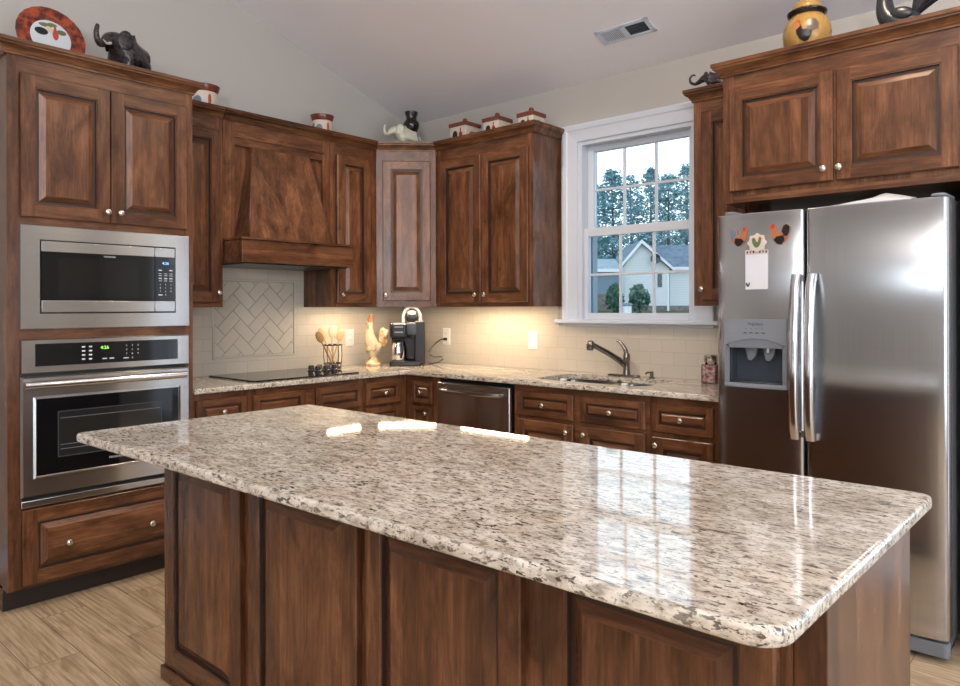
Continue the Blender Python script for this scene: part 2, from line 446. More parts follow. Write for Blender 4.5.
        for i in range(n - 1):
            for k in range(seg):
                k2 = (k + 1) % seg
                t.faces.new((rows[i][k], rows[i][k2], rows[i + 1][k2], rows[i + 1][k]))
        if cap:
            t.faces.new(list(reversed(rows[0]))); t.faces.new(rows[-1])
        s.take(t, mat); return s
    def ball(s, c, r, mat=0, seg=16, rot=None):
        t = bmesh.new(); bmesh.ops.create_uvsphere(t, u_segments=seg, v_segments=max(6, seg * 2 // 3), radius=1)
        if isinstance(r, (int, float)): r = (r, r, r)
        m = Matrix.Translation(c) @ (Euler(rot).to_matrix().to_4x4() if rot else Matrix()) @ Matrix.Diagonal((*r, 1))
        s.take(t, mat, m); return s
    def prism(s, poly, lo, hi, plane='xy', mat=0, bev=0.0, seg=3):
        """a 2-D outline given thickness; plane says which two axes the outline lies in"""
        t = bmesh.new()
        def P(a, b, c): return {'xy': (a, b, c), 'xz': (a, c, b), 'yz': (c, a, b)}[plane]
        A = [t.verts.new(P(a, b, lo)) for a, b in poly]; B = [t.verts.new(P(a, b, hi)) for a, b in poly]
        n = len(poly)
        f1 = t.faces.new(A); f2 = t.faces.new(B)
        for i in range(n): t.faces.new((A[i], A[(i + 1) % n], B[(i + 1) % n], B[i]))
        bmesh.ops.recalc_face_normals(t, faces=list(t.faces))
        if bev > 0:
            bmesh.ops.bevel(t, geom=list(set(f1.edges) | set(f2.edges)), offset=bev, segments=seg, affect='EDGES', profile=.5)
        s.take(t, mat); return s
    def sweep(s, path, prof, mat=0, cut0=0.0, cut1=0.0):
        """moulding: profile (out, z) carried along a flat path, out = to the right of travel"""
        bm = s.bm; pts = [Vector((p[0], p[1])) for p in path]; n = len(pts); rows = []
        for i, p in enumerate(pts):
            ds = []
            if i > 0: ds.append((pts[i] - pts[i - 1]).normalized())
            if i < n - 1: ds.append((pts[i + 1] - pts[i]).normalized())
            ns = [Vector((d.y, -d.x)) for d in ds]
            m = ns[0] if len(ns) == 1 else (ns[0] + ns[1]) / (1 + ns[0].dot(ns[1]))
            row = []
            for o, z in prof:
                q = p + m * o
                if i == 0: q = q + ds[0] * (o * cut0)
                if i == n - 1: q = q - ds[-1] * (o * cut1)
                row.append(bm.verts.new((q.x, q.y, z)))
            rows.append(row)
        k = len(prof)
        for i in range(n - 1):
            for j in range(k):
                f = bm.faces.new((rows[i][j], rows[i + 1][j], rows[i + 1][(j + 1) % k], rows[i][(j + 1) % k])); f.material_index = mat
        bm.faces.new(rows[0]).material_index = mat; bm.faces.new(list(reversed(rows[-1]))).material_index = mat
        return s
    def build(s, name, mats, parent=None, smooth=35, uv=None, root=None, recalc=True, flatbig=True):
        if not isinstance(mats, (list, tuple)): mats = [mats]
        if recalc: bmesh.ops.recalc_face_normals(s.bm, faces=list(s.bm.faces))
        me = bpy.data.meshes.new(name)
        if uv:
            L = s.bm.loops.layers.uv.new('UVMap')
            for f in s.bm.faces:
                nn = f.normal
                for l in f.loops:
                    c = l.vert.co
                    if abs(nn.z) > .8: a, b = c.x, c.y
                    elif abs(nn.y) >= abs(nn.x): a, b = c.x, c.z
                    else: a, b = c.y, c.z
                    l[L].uv = (a, b)
        s.bm.to_mesh(me); s.bm.free()
        for m in mats: me.materials.append(m)
        for p in me.polygons: p.use_smooth = True
        me.set_sharp_from_angle(angle=math.radians(smooth))
        if flatbig: flat_large(me)
        o = bpy.data.objects.new(name, me); COL.objects.link(o)
        if parent is not None:
            o.parent = parent
            r = parent
            while r.parent is not None: r = r.parent
            b = BASE.get(r.name)
            if b is not None: me.transform(Matrix.Translation(-b))
        return o

def thing(name, label, cat, loc=(0, 0, 0), rot=0.0, group=None, local=False):
    """an Empty at the thing's base. local=True: parts are written in the thing's own frame with absolute heights;
    otherwise parts are written in room coordinates"""
    o = bpy.data.objects.new(name, None); COL.objects.link(o)
    o.empty_display_size = .1
    o.location = loc; o.rotation_euler = (0, 0, rot)
    o['label'] = label; o['category'] = cat
    if group: o['group'] = group
    BASE[o.name] = Vector((0, 0, loc[2])) if local else Vector(loc)
    return o
def tag(o, label, cat, group=None):
    o['label'] = label; o['category'] = cat
    if group: o['group'] = group
    return o
def struct(name, mb, mats, **kw):
    o = mb.build(name, mats, **kw); o['kind'] = 'structure'; return o
def recenter(o):
    """put a one-mesh thing's origin at its base"""
    me = o.data
    xs = [v.co for v in me.vertices]
    c = Vector(((min(v.x for v in xs) + max(v.x for v in xs)) / 2, (min(v.y for v in xs) + max(v.y for v in xs)) / 2, min(v.z for v in xs)))
    me.transform(Matrix.Translation(-c)); o.location = c
    return o
def boolean_cut(o, cutter):
    md = o.modifiers.new('cut', 'BOOLEAN'); md.operation = 'DIFFERENCE'; md.object = cutter; md.solver = 'EXACT'
    dg = bpy.context.evaluated_depsgraph_get()
    me = bpy.data.meshes.new_from_object(o.evaluated_get(dg))
    o.modifiers.clear(); old = o.data; o.data = me; me.name = old.name
    bpy.data.objects.remove(cutter)
def skinmesh(verts, edges, radii, sub=2):
    """grow one smooth body around a skeleton of joints"""
    me = bpy.data.meshes.new('skel'); me.from_pydata([tuple(v) for v in verts], edges, [])
    o = bpy.data.objects.new('skel', me); COL.objects.link(o)
    sk = o.modifiers.new('skin', 'SKIN'); sk.use_smooth_shade = True
    for i, r in enumerate(radii):
        rr = r if isinstance(r, (tuple, list)) else (r, r)
        me.skin_vertices[0].data[i].radius = rr
    me.skin_vertices[0].data[0].use_root = True
    ss = o.modifiers.new('sub', 'SUBSURF'); ss.levels = sub; ss.render_levels = sub
    dg = bpy.context.evaluated_depsgraph_get()
    out = bpy.data.meshes.new_from_object(o.evaluated_get(dg))
    bpy.data.objects.remove(o)
    return out
def add_mesh(mb, me, mat=0, mtx=None):
    t = bmesh.new(); t.from_mesh(me); bpy.data.meshes.remove(me)
    mb.take(t, mat, mtx)
def text_mesh(body, size):
    cu = bpy.data.curves.new('t', 'FONT'); cu.body = body; cu.size = size; cu.align_x = 'CENTER'; cu.align_y = 'CENTER'
    cu.extrude = .0004; cu.resolution_u = 2
    o = bpy.data.objects.new('t', cu); COL.objects.link(o)
    dg = bpy.context.evaluated_depsgraph_get()
    me = bpy.data.meshes.new_from_object(o.evaluated_get(dg))
    bpy.data.objects.remove(o)
    return me
def text_on(mb, body, size, x, y, z, mat=0):
    """lettering on a face looking along -Y"""
    add_mesh(mb, text_mesh(body, size), mat, Matrix.Translation((x, y, z)) @ Matrix.Rotation(PI / 2, 4, 'X'))

# ------------------------------------------------------------------ the room
SL = .335                                   # the ceiling rises away from the back wall
ZB = 2.795
def zc(y): return ZB - SL * y if y > -4.5 else ZB + SL * 4.5 + SL * (y + 4.5)
X1, Y1 = 7.5, -9.0
WX0, WX1, WZ0, WZ1 = 1.612, 2.425, 1.235, 2.42   # window opening
mb = MB(); mb.box(-.2, X1 + .2, Y1 - .2, .2, -.12, 0)
struct('floor', mb, M['floor'])
mb = MB()
mb.box(-.2, WX0, 0, .16, 0, ZB + .02); mb.box(WX1, 4.55, 0, .16, 0, ZB + .02); mb.box(5.85, X1 + .2, 0, .16, 0, ZB + .02); mb.box(4.55, 5.85, 0, .16, 2.1, ZB + .02)
mb.box(WX0, WX1, 0, .16, 0, WZ0); mb.box(WX0, WX1, 0, .16, WZ1, ZB + .02)
struct('wall_back', mb, M['wall'])
mb = MB()
mb.prism([(0, 0), (0, ZB + .02), (-4.5, zc(-4.5) + .02), (Y1, zc(Y1) + .02), (Y1, 0)], -.16, 0, 'yz')
struct('wall_left', mb, M['wall'])
mb = MB()
gy0, gy1, gz = -5.2, -1.6, 2.6             # glass doors beside the camera
cy0, cy1, cz0_, cz1_ = -8.6, -7.2, 1.25, 2.25
mb.box(X1, X1 + .16, Y1, cy0, 0, 4.4); mb.box(X1, X1 + .16, cy1, gy0, 0, 4.4); mb.box(X1, X1 + .16, cy0, cy1, 0, cz0_); mb.box(X1, X1 + .16, cy0, cy1, cz1_, 4.4); mb.box(X1, X1 + .16, gy1, .16, 0, 4.4); mb.box(X1, X1 + .16, gy0, gy1, gz, 4.4)
struct('wall_right', mb, M['wall'])
mb = MB()
hx0, hx1, hz0, hz1 = 3.2, 6.6, 1.52, 1.92
mb.box(-.16, hx0, Y1 - .16, Y1, 0, 3.3); mb.box(hx1, X1 + .16, Y1 - .16, Y1, 0, 3.3)
mb.box(hx0, hx1, Y1 - .16, Y1, 0, hz0); mb.box(hx0, hx1, Y1 - .16, Y1, hz1, 3.3)
struct('wall_front', mb, M['wall'])
mb = MB()
mb.prism([(.16, zc(.16)), (-4.5, zc(-4.5)), (Y1 - .16, zc(Y1 - .16)), (Y1 - .16, zc(Y1 - .16) + .1), (-4.5, zc(-4.5) + .1), (.16, zc(.16) + .1)], -.2, X1 + .2, 'yz')
struct('ceiling', mb, M['ceil'], smooth=5)
# skirting where walls are free
mb = MB(); mb.box(0, .014, Y1, -2.985, 0, .11, 0, .003); struct('baseboard_left', mb, M['white'])
mb = MB(); mb.box(3.86, 4.55, -.014, 0, 0, .11, 0, .003); struct('baseboard_back', mb, M['white'])

# sink window: casing, stool, two sashes with bars, panes
win = bpy.data.objects.new('window_1', None); COL.objects.link(win); win['kind'] = 'structure'; win.location = (2.02, 0, WZ0)
BASE['window_1'] = Vector(win.location)
CAS = [(0, 0), (0, -.012), (.012, -.014), (.05, -.017), (.07, -.02), (.078, -.026), (.100, -.028), (.112, -.024), (.115, 0)]
mb = MB()
def casing_piece(mb, pts):
    # mitred casing around the opening: profile (distance outward from opening, y)
    bm = mb.bm; rows = []
    for (x, z, ox, oz) in pts: rows.append([bm.verts.new((x + ox * o, y, z + oz * o)) for o, y in CAS])
    k = len(CAS)
    for i in range(len(rows) - 1):
        for j in range(k): bm.faces.new((rows[i][j], rows[i + 1][j], rows[i + 1][(j + 1) % k], rows[i][(j + 1) % k]))
    bm.faces.new(rows[0]); bm.faces.new(list(reversed(rows[-1])))
casing_piece(mb, [(WX0, 1.256, -1, 0), (WX0, WZ1 - .005, -1, 1), (WX1, WZ1 - .005, 1, 1), (WX1, 1.256, 1, 0)])
mb.build('casing', M['white'], win)
mb = MB(); mb.box(WX0 - .155, WX1 + .150, -.058, .0, 1.232, 1.256, 0, .006); mb.box(WX0 - .115, WX1 + .112, -.018, 0, 1.214, 1.232, 0, .003)
mb.build('stool', M['white'], win)
mb = MB()
mb.box(WX0, WX0 + .03, 0, .104, WZ0, WZ1); mb.box(WX1 - .03, WX1, 0, .104, WZ0, WZ1); mb.box(WX0 + .03, WX1 - .03, 0, .104, WZ1 - .03, WZ1); mb.box(WX0 + .03, WX1 - .03, 0, .104, WZ0, WZ0 + .022)
mb.build('jamb', M['white'], win)
mb = MB()
mb.box(WX0, WX0 + .045, .1045, .159, WZ0, WZ1); mb.box(WX1 - .045, WX1, .1045, .159, WZ0, WZ1); mb.box(WX0 + .045, WX1 - .045, .1045, .159, WZ1 - .03, WZ1); mb.box(WX0 + .045, WX1 - .045, .1045, .159, WZ0, WZ0 + .022)
mb.build('outer_frame', M['siding_blue'], win)
def sash(x0, x1, z0, z1, yc, stile, top, bot, name):
    mb = MB(); h = .018
    mb.box(x0, x0 + stile, yc - h, yc + h, z0, z1, 0, .003); mb.box(x1 - stile, x1, yc - h, yc + h, z0, z1, 0, .003)
    mb.box(x0 + stile, x1 - stile, yc - h, yc + h, z1 - top, z1, 0, .003); mb.box(x0 + stile, x1 - stile, yc - h, yc + h, z0, z0 + bot, 0, .003)
    s = mb.build(name, M['white'], win)
    gx0, gx1, gz0, gz1 = x0 + stile, x1 - stile, z0 + bot, z1 - top
    for k in (1, 2):
        xx = gx0 + (gx1 - gx0) * k / 3
        b = MB(); b.box(xx - .008, xx + .008, yc - .008, yc + .008, gz0, gz1, 0, .002); b.build('muntin', M['white'], s)
    zz = (gz0 + gz1) / 2
    b = MB(); b.box(gx0, gx1, yc - .007, yc + .007, zz - .008, zz + .008, 0, .002); b.build('muntin', M['white'], s)
    g = MB(); g.box(gx0, gx1, yc - .002, yc + .002, gz0, gz1); g.build('glass_pane', M['glass'], s)
sash(WX0 + .03, WX1 - .03, 1.82, WZ1 - .03, .085, .045, .04, .03, 'upper_sash')
sash(WX0 + .03, WX1 - .03, WZ0 + .022, 1.85, .042, .028, .055, .042, 'lower_sash')
# the windows behind and beside the camera
def far_window(name, x0, x1, z0, z1, y, bars):
    mb = MB()
    for a, b in ((x0, x0 + .07), (x1 - .07, x1)): mb.box(a, b, y - .1, y + .01, z0, z1, 0, .004)
    for a, b in ((z0, z0 + .07), (z1 - .07, z1)): mb.box(x0 + .07, x1 - .07, y - .1, y + .01, a, b, 0, .004)
    for k in range(1, bars): xx = x0 + (x1 - x0) * k / bars; mb.box(xx - .05, xx + .05, y - .1, y + .01, z0 + .07, z1 - .07, 0, .004)
    return mb
mb = far_window('w', hx0, hx1, hz0, hz1, Y1, 3); struct('window_2', mb, M['white'])
mb = far_window('w', gy0, gy1, 0, gz, 0, 3)
mb2 = far_window('w', 4.55, 5.85, 0, 2.1, 0.05, 2); struct('door_2', mb2, M['white'])
mb2 = far_window('w', cy0, cy1, cz0_, cz1_, 0, 2); o = mb2.build('window_3', M['white']); o['kind'] = 'structure'; o.rotation_euler = (0, 0, PI / 2); o.location = (X1 + .01, 0, 0)
o = mb.build('door_1', M['white']); o['kind'] = 'structure'; o.rotation_euler = (0, 0, PI / 2); o.location = (X1 + .01, 0, 0)

# tile
UZ_ = 1.362
mb = MB(); mb.box(.001, 1.456, -.009, 0, .905, UZ_); mb.box(1.456, 2.58, -.009, 0, .905, 1.2135); mb.box(2.58, 2.86, -.009, 0, .905, UZ_)
o = struct('tile_backsplash_back', mb, M['tile_x'])
HY0, HY1, HZ0, HZ1 = -1.690, -1.085, 1.015, 1.520
mb = MB()
mb.box(0, .009, -2.14, HY0, .905, 1.60); mb.box(0, .009, HY1, -.009, .905, 1.60); mb.box(0, .009, HY0, HY1, .905, HZ0); mb.box(0, .009, HY0, HY1, HZ1, 1.60)
struct('tile_backsplash_left', mb, M['tile_y'])
# herringbone inset behind the cooktop: a field of 75 x 150 mm tiles laid at 45 degrees, framed by a pencil tile
mb = MB()
mb.box(0, .004, HY0, HY1, HZ0, HZ1, 1)
W, L, G = .0762, .1524, .002
def clip_box(poly):
    def clip(P, inside, inter):
        out = []
        for i in range(len(P)):
            a, b = P[i], P[(i + 1) % len(P)]
            if inside(a):
                out.append(a)
                if not inside(b): out.append(inter(a, b))
            elif inside(b): out.append(inter(a, b))
        return out
    e = .014
    for ax, lim, sgn in ((0, HY0 + e, 1), (0, HY1 - e, -1), (1, HZ0 + e, 1), (1, HZ1 - e, -1)):
        poly = clip(poly, lambda p: sgn * (p[ax] - lim) >= 0, lambda a, b: tuple(a[k] + (b[k] - a[k]) * (lim - a[ax]) / (b[ax] - a[ax]) for k in (0, 1)))
        if len(poly) < 3: return None
    return poly
cy_, cz_ = (HY0 + HY1) / 2, (HZ0 + HZ1) / 2
r45 = math.sqrt(.5)
for i in range(-9, 10):
    for j in range(-9, 10):
        bx, by = i * W - 0, i * W
        for kind in (0, 1):
            # herringbone unit: one tile lying, one standing, stepped along the diagonal
            ox, oy = i * W + j * 2 * W, i * W - j * 2 * W
            if kind == 0: x0, x1, y0, y1 = ox, ox + L, oy, oy + W
            else: x0, x1, y0, y1 = ox, ox + W, oy + W, oy + W + L
            q = [(x0 + G / 2, y0 + G / 2), (x1 - G / 2, y0 + G / 2), (x1 - G / 2, y1 - G / 2), (x0 + G / 2, y1 - G / 2)]
            q = [(cy_ + (a - b) * r45, cz_ + (a + b) * r45) for a, b in q]
            q = clip_box(q)
            if q and len(q) >= 3:
                ar = abs(sum(q[k][0] * q[(k + 1) % len(q)][1] - q[(k + 1) % len(q)][0] * q[k][1] for k in range(len(q)))) / 2
                if ar > 2e-4: mb.prism(q, .003, .010, 'yz', 0, .0012, 1)
for a in ((HY0, HY1, HZ0, HZ0 + .012), (HY0, HY1, HZ1 - .012, HZ1), (HY0, HY0 + .012, HZ0, HZ1), (HY1 - .012, HY1, HZ0, HZ1)):
    mb.box(0, .015, *a, 0, .004)
struct('tile_herringbone_panel', mb, [M['tile_plain'], M['grout']])

# ------------------------------------------------------------------ cabinets
GROOVE_MATS = {5: 4, 6: 4}
DOOR = [(0, -.004), (.004, 0), (.056, 0), (.058, -.004), (.062, -.004), (.064, -.014), (.074, -.014), (.098, -.0015), (.100, -.0015)]
DRAW = [(0, -.004), (.004, 0), (.034, 0), (.036, -.004), (.039, -.004), (.042, -.010), (.047, -.010), (.057, -.002)]
CROWN = [(0, -.014), (.009, -.014), (.009, -.006), (.013, -.003), (.016, .004), (.024, .014), (.034, .021), (.038, .023), (.038, .029), (.044, .034), (.044, .050), (0, .050)]
CZ = 2.462                                   # foot of every crown
def knob(parent, x, y, z, mat=None):
    mb = MB()
    mb.lathe([(.0, 0), (.009, 0), (.008, .006), (.006, .012), (.012, .017), (.0155, .022), (.0150, .026), (.010, .030), (0, .031)], (x, y, z), 16, 0, '-y')
    return mb.build('knob', mat or M['nickel'], parent, smooth=50)
def front(root, kind, x0, x1, z0, z1, d, knobs=(), prof=None):
    mb = MB()
    pr = prof or (DOOR if kind == 'door' else DRAW)
    mb.rings(x0, x1, z0, z1, -d - .021, pr, -d - .001, 0, 1, 0 if kind == 'door' else 1, mats=GROOVE_MATS, cope=2)
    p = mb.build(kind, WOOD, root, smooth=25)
    for kx, kz in knobs: knob(p, kx, -d - .021, kz)
    return p
def cabinet(name, label, loc, rot, w, d, z0, z1, fronts, crown=None, toe=False, stile=.045, rails=(), group=None, frieze=0, cuts=(0, 0), recess=0.0, top=.14):
    root = thing(name, label, 'cabinet', loc, rot, group, local=True)
    mb = MB()
    cz0 = z0 + .1 if toe else z0
    mb.box(0, w, -(d - .02), 0, cz0 + recess, z1)
    if recess: mb.box(0, .018, -(d - .02), 0, cz0, cz0 + recess); mb.box(w - .018, w, -(d - .02), 0, cz0, cz0 + recess)
    if toe: mb.box(0, w, -(d - .075), 0, z0, cz0 + .01)
    mb.build('carcass', WOOD, root)
    mb = MB(); y0, y1 = -d, -(d - .02)
    mb.box(0, stile, y0, y1, cz0, z1, 0); mb.box(w - stile, w, y0, y1, cz0, z1, 0)
    for a, b in ((cz0, cz0 + .03), (z1 - top, z1)) + tuple(rails): mb.box(stile, w - stile, y0, y1, a, b, 1)
    mb.box(stile, w - stile, y0 + .004, y1, cz0 + .03, z1 - top, 0)
    mb.build('face_frame', WOOD, root)
    if toe:
        mb = MB(); mb.box(0, w, -(d - .075) - .012, -(d - .075), z0 + .002, cz0, 0); mb.build('toe_kick', [M['wd']], root)
    for fr in fronts: front(root, *fr[:5], d, *fr[5:])
    if crown:
        mb = MB(); mb.sweep(crown, [(o, z + CZ) for o, z in CROWN], 3, *cuts)
        mb.build('crown_moulding', WOOD, root, smooth=20)
    return root
R90 = PI / 2
# oven tower (local x = room y + 2.967, front looks along room +x)
TY = -2.967; TD = .637; TW = .837
tower = cabinet('oven_tower_cabinet', 'tall brown wood cabinet tower holding the microwave and the wall oven, at the far left', (.002, TY, 0), R90, TW, TD - .002, 0, 2.505,
    [('door', .049, .423, 1.742, 2.375, [(.405, 1.793)]), ('door', .427, .801, 1.742, 2.375, [(.463, 1.793)]),
     ('drawer', .052, .800, .117, .450, [(.234, .274), (.609, .274)], DOOR)],
    crown=[(0, -.001), (0, -TD + .002), (TW, -TD + .002), (TW, -.001)], toe=True, rails=((1.69, 1.76), (1.19, 1.25), (.42, .47)))
# uppers
UD = .311; UZ = 1.342
def upper(name, label, y0, y1, z0, fronts, **kw):
    return cabinet(name, label, (.002, y0, z0), R90, y1 - y0, UD - .002, z0, 2.505, fronts, recess=.022, **kw)
u1y0, u1y1 = -2.128, -1.783
upper('wall_cabinet', 'brown single door wall cabinet between the oven tower and the range hood', u1y0, u1y1, UZ,
      [('door', .02, .323, 1.371, 2.373, [(.302, 1.428)])], crown=[(0, -UD + .002), (.345, -UD + .002)])
t22 = math.tan(math.radians(22.5))
upper('wall_cabinet', 'narrow single door wall cabinet between the range hood and the corner cabinet', -1.013, -.612, UZ,
      [('door', .050, .338, 1.371, 2.373, [(.078, 1.428)])], crown=[(0, -UD + .002), (.401, -UD + .002)], cuts=(0, t22))
# diagonal corner cabinet: a five sided box, face at 45 degrees
diag = thing('corner_wall_cabinet', 'diagonal corner wall cabinet with one door, sheen of the window on it', 'cabinet', (0.002, -.002, UZ))
fa, fb = Vector((UD, -.610)), Vector((.610, -UD))
mb = MB(); mb.prism([(.002, -.002), (.002, -.610), (UD - .001, -.610), (.609, -UD), (.609, -.002)], UZ + .022, 2.505, 'xy', 0); mb.build('carcass', WOOD, diag)
dm = Matrix.Translation((fa.x, fa.y, 0)) @ Matrix.Rotation(PI / 4, 4, 'Z')
FWD = (fb - fa).length
def placed(mb):
    bmesh.ops.transform(mb.bm, matrix=dm, verts=list(mb.bm.verts)); return mb
mb = MB(); mb.box(.002, .05, -.012, .004, UZ, 2.505, 0); mb.box(FWD - .05, FWD - .002, -.012, .004, UZ, 2.505, 0); mb.box(.05, FWD - .05, -.012, .004, UZ, UZ + .035, 1); mb.box(.05, FWD - .05, -.012, .004, 2.38, 2.505, 1); mb.box(.05, FWD - .05, -.009, .004, UZ + .03, 2.39, 0)
placed(mb).build('face_frame', WOOD, diag)
mb = MB(); mb.rings(.046, FWD - .040, 1.386, 2.375, -.033, DOOR, -.013, 0, 1, 0, mats=GROOVE_MATS, cope=2); ddoor = placed(mb).build('door', WOOD, diag, smooth=25)
mb = MB(); mb.lathe([(.0, 0), (.009, 0), (.008, .006), (.006, .012), (.012, .017), (.0155, .022), (.0150, .026), (.010, .030), (0, .031)], (.066, -.033, 1.428), 16, 0, '-y'); placed(mb).build('knob', M['nickel'], ddoor)
mb = MB(); mb.sweep([(0, -.012), (FWD, -.012)], [(o, z + CZ) for o, z in CROWN], 3, t22, t22); placed(mb).build('crown_moulding', WOOD, diag, smooth=20)
# back wall uppers
cabinet('wall_cabinet', 'two door brown wall cabinet left of the window, three canisters on it', (.614, -.002, UZ), 0, .866, UD - .002, UZ, 2.505, recess=.022, fronts=
        [('door', .048, .434, 1.371, 2.368, [(.398, 1.425)]), ('door', .442, .836, 1.371, 2.368, [(.480, 1.425)])],
        crown=[(0, -UD + .002), (.866, -UD + .002), (.866, -.001)], cuts=(t22, 0))
cabinet('wall_cabinet', 'narrow brown wall cabinet between the window and the fridge', (2.556, -.002, UZ), 0, .294, UD - .002, UZ, 2.475,
        [('door', .050, .284, 1.371, 2.363, [(.058, 1.430)])], crown=None)
nar = bpy.data.objects['wall_cabinet.003']
mb = MB(); mb.sweep([(0, -.001), (0, -UD + .002), (.294, -UD + .002)], [(o, z + CZ - .022) for o, z in CROWN], 3); mb.build('crown_moulding', WOOD, nar, smooth=20)
# deep cabinet over the fridge with its end panels down to the floor
FCX, FCD = 2.852, .630
fridge_cab = cabinet('fridge_cabinet', 'deep two door brown cabinet above the fridge', (FCX, -.002, 1.822), 0, .985, FCD, 1.822, 2.478, fronts=
        [('door', .036, .486, 1.874, 2.350, [(.452, 1.926)]), ('door', .500, .936, 1.874, 2.345, [(.514, 1.926)])], stile=.05, top=.150)
mb = MB(); mb.sweep([(0, -.001), (0, -FCD), (.985, -FCD), (.985, -.001)], [(o, z + 2.431) for o, z in CROWN], 3); mb.build('crown_moulding', WOOD, fridge_cab, smooth=20)
mb = MB(); mb.box(.963, .985, -FCD, 0, 0, 1.8215, 0); mb.build('side_panel', WOOD, fridge_cab)

# wooden range hood
hood = thing('range_hood', 'wooden range hood with tapered chimney and thick mantle shelf above the cooktop', 'range hood', (.002, -1.780, 1.592), R90, local=True)
HW = .765; hd = UD - .002
mb = MB(); mb.box(0, HW, -(hd - .02), 0, 1.640, 2.505, 0); mb.build('carcass', WOOD, hood)
mb = MB()
mb.box(0, .075, -hd, -(hd - .02), 1.74, 2.505, 0); mb.box(HW - .055, HW, -hd, -(hd - .02), 1.74, 2.505, 0); mb.box(.075, HW - .055, -hd, -(hd - .02), 2.31, 2.505, 1)
mb.box(.072, HW - .05, -hd - .008, -hd, 2.355, 2.368, 1, .003)
mb.build('face_frame', WOOD, hood)
mb = MB()                                    # tapered chimney, wider and deeper at its foot
bm = mb.bm
def hx(y): return y + 1.780
A = [(hx(-1.600), -hd + .03, 2.31), (hx(-1.190), -hd + .03, 2.31), (hx(-1.600), -hd - .018, 2.31), (hx(-1.190), -hd - .018, 2.31)]
Bq = [(hx(-1.700), -hd + .03, 1.735), (hx(-1.100), -hd + .03, 1.735), (hx(-1.705), -.470, 1.735), (hx(-1.110), -.470, 1.735)]
va = [bm.verts.new(p) for p in A]; vb = [bm.verts.new(p) for p in Bq]
for f, mi in (((va[2], va[3], vb[3], vb[2]), 0), ((va[0], va[2], vb[2], vb[0]), 0), ((va[3], va[1], vb[1], vb[3]), 0), ((va[1], va[0], vb[0], vb[1]), 0), ((va[0], va[1], va[3], va[2]), 1), ((vb[0], vb[2], vb[3], vb[1]), 1)):
    bm.faces.new(f).material_index = mi
ch = mb.build('chimney', WOOD, hood)
for sx, ex in (((hx(-1.600), hx(-1.705)), 1), ((hx(-1.190), hx(-1.110)), -1)):
    mb = MB(); mb.tube([(sx[0], -hd - .018, 2.305), (sx[1], -.470, 1.738)], .0055, 8); mb.build('corner_bead', WOOD, ch)
mb = MB()
mb.box(-.012, HW + .012, -.540, -hd - .026, 1.599, 1.728, 1, .003)
mb.box(.0, HW, -hd - .0255, -.02, 1.599, 1.735, 1)
mb.box(-.020, HW + .020, -.552, -hd - .0265, 1.7285, 1.742, 1, .005)
mb.build('mantle', WOOD, hood)
mb = MB(); mb.box(.02, HW - .02, -.520, -.03, 1.592, 1.5985); mb.build('hood_insert', M['black'], hood)
mb = MB(); mb.sweep([(0, -hd), (HW, -hd)], [(o, z + CZ) for o, z in CROWN], 3); mb.build('crown_moulding', WOOD, hood, smooth=20)

# base cabinets, left run (front looks along +x) and back run
BD = .61; BT = .882
def dr(x0, x1, z0=.705, z1=.850, kn=True): return ('drawer', x0, x1, z0, z1, [((x0 + x1) / 2, (z0 + z1) / 2)] if kn else [])
SM = [(0, -.004), (.004, 0), (.030, 0), (.032, -.004), (.035, -.004), (.038, -.010), (.043, -.010), (.053, -.002)]
def door_low(x0, x1, kx): return ('door', x0, x1, .125, .680, [(kx, .640)])
cabinet('base_cabinet', 'brown base cabinet with one drawer beside the oven tower', (.002, -2.128, 0), R90, .333, BD, 0, BT, [dr(.022, .314), door_low(.022, .314, .285)], toe=True)
cabinet('base_cabinet', 'wide brown base cabinet with two drawer fronts under the cooktop', (.002, -1.795, 0), R90, .810, BD, 0, BT, [dr(.021, .366, kn=False), dr(.441, .790, kn=False), door_low(.021, .366, .337), door_low(.441, .790, .470)], toe=True)
cabinet('base_cabinet', 'brown base cabinet right of the cooktop, next to the inside corner', (.002, -.985, 0), R90, .373, BD, 0, BT, [dr(.018, .312), ('drawer', .018, .312, .42, .685, [(.165, .60)]), ('drawer', .018, .312, .125, .40, [(.165, .27)])], toe=True)
cabinet('base_cabinet', 'narrow brown drawer cabinet in the corner, left of the dishwasher', (.614, -.002, 0), 0, .321, BD, 0, BT, [('drawer', .078, .273, .700, .850, [(.176, .775)], SM), ('drawer', .078, .273, .42, .682, [(.226, .640)], SM), ('drawer', .078, .273, .125, .40, [(.176, .27)], SM)], toe=True, stile=.05)
cabinet('base_cabinet', 'brown sink base cabinet with two drawer fronts above two doors', (1.568, -.002, 0), 0, .886, BD, 0, .70, [], toe=True)
sb = bpy.data.objects['base_cabinet.004']
mb = MB(); mb.box(0, .886, -BD, -BD + .02, .70, BT, 1); mb.box(0, .02, -BD + .02, 0, .70, BT, 0); mb.box(.866, .886, -BD + .02, 0, .70, BT, 0); mb.build('apron', WOOD, sb)
for f in (dr(.028, .425), dr(.471, .866), ('door', .028, .425, .125, .685, [(.390, .642)]), ('door', .471, .866, .125, .685, [(.465 + .040, .642)])): front(sb, *f[:5], BD, *f[5:])
cabinet('base_cabinet', 'brown base cabinet with one drawer beside the fridge', (2.454, -.002, 0), 0, .372, BD, 0, BT, [dr(.022, .345), door_low(.022, .345, .05)], toe=True)

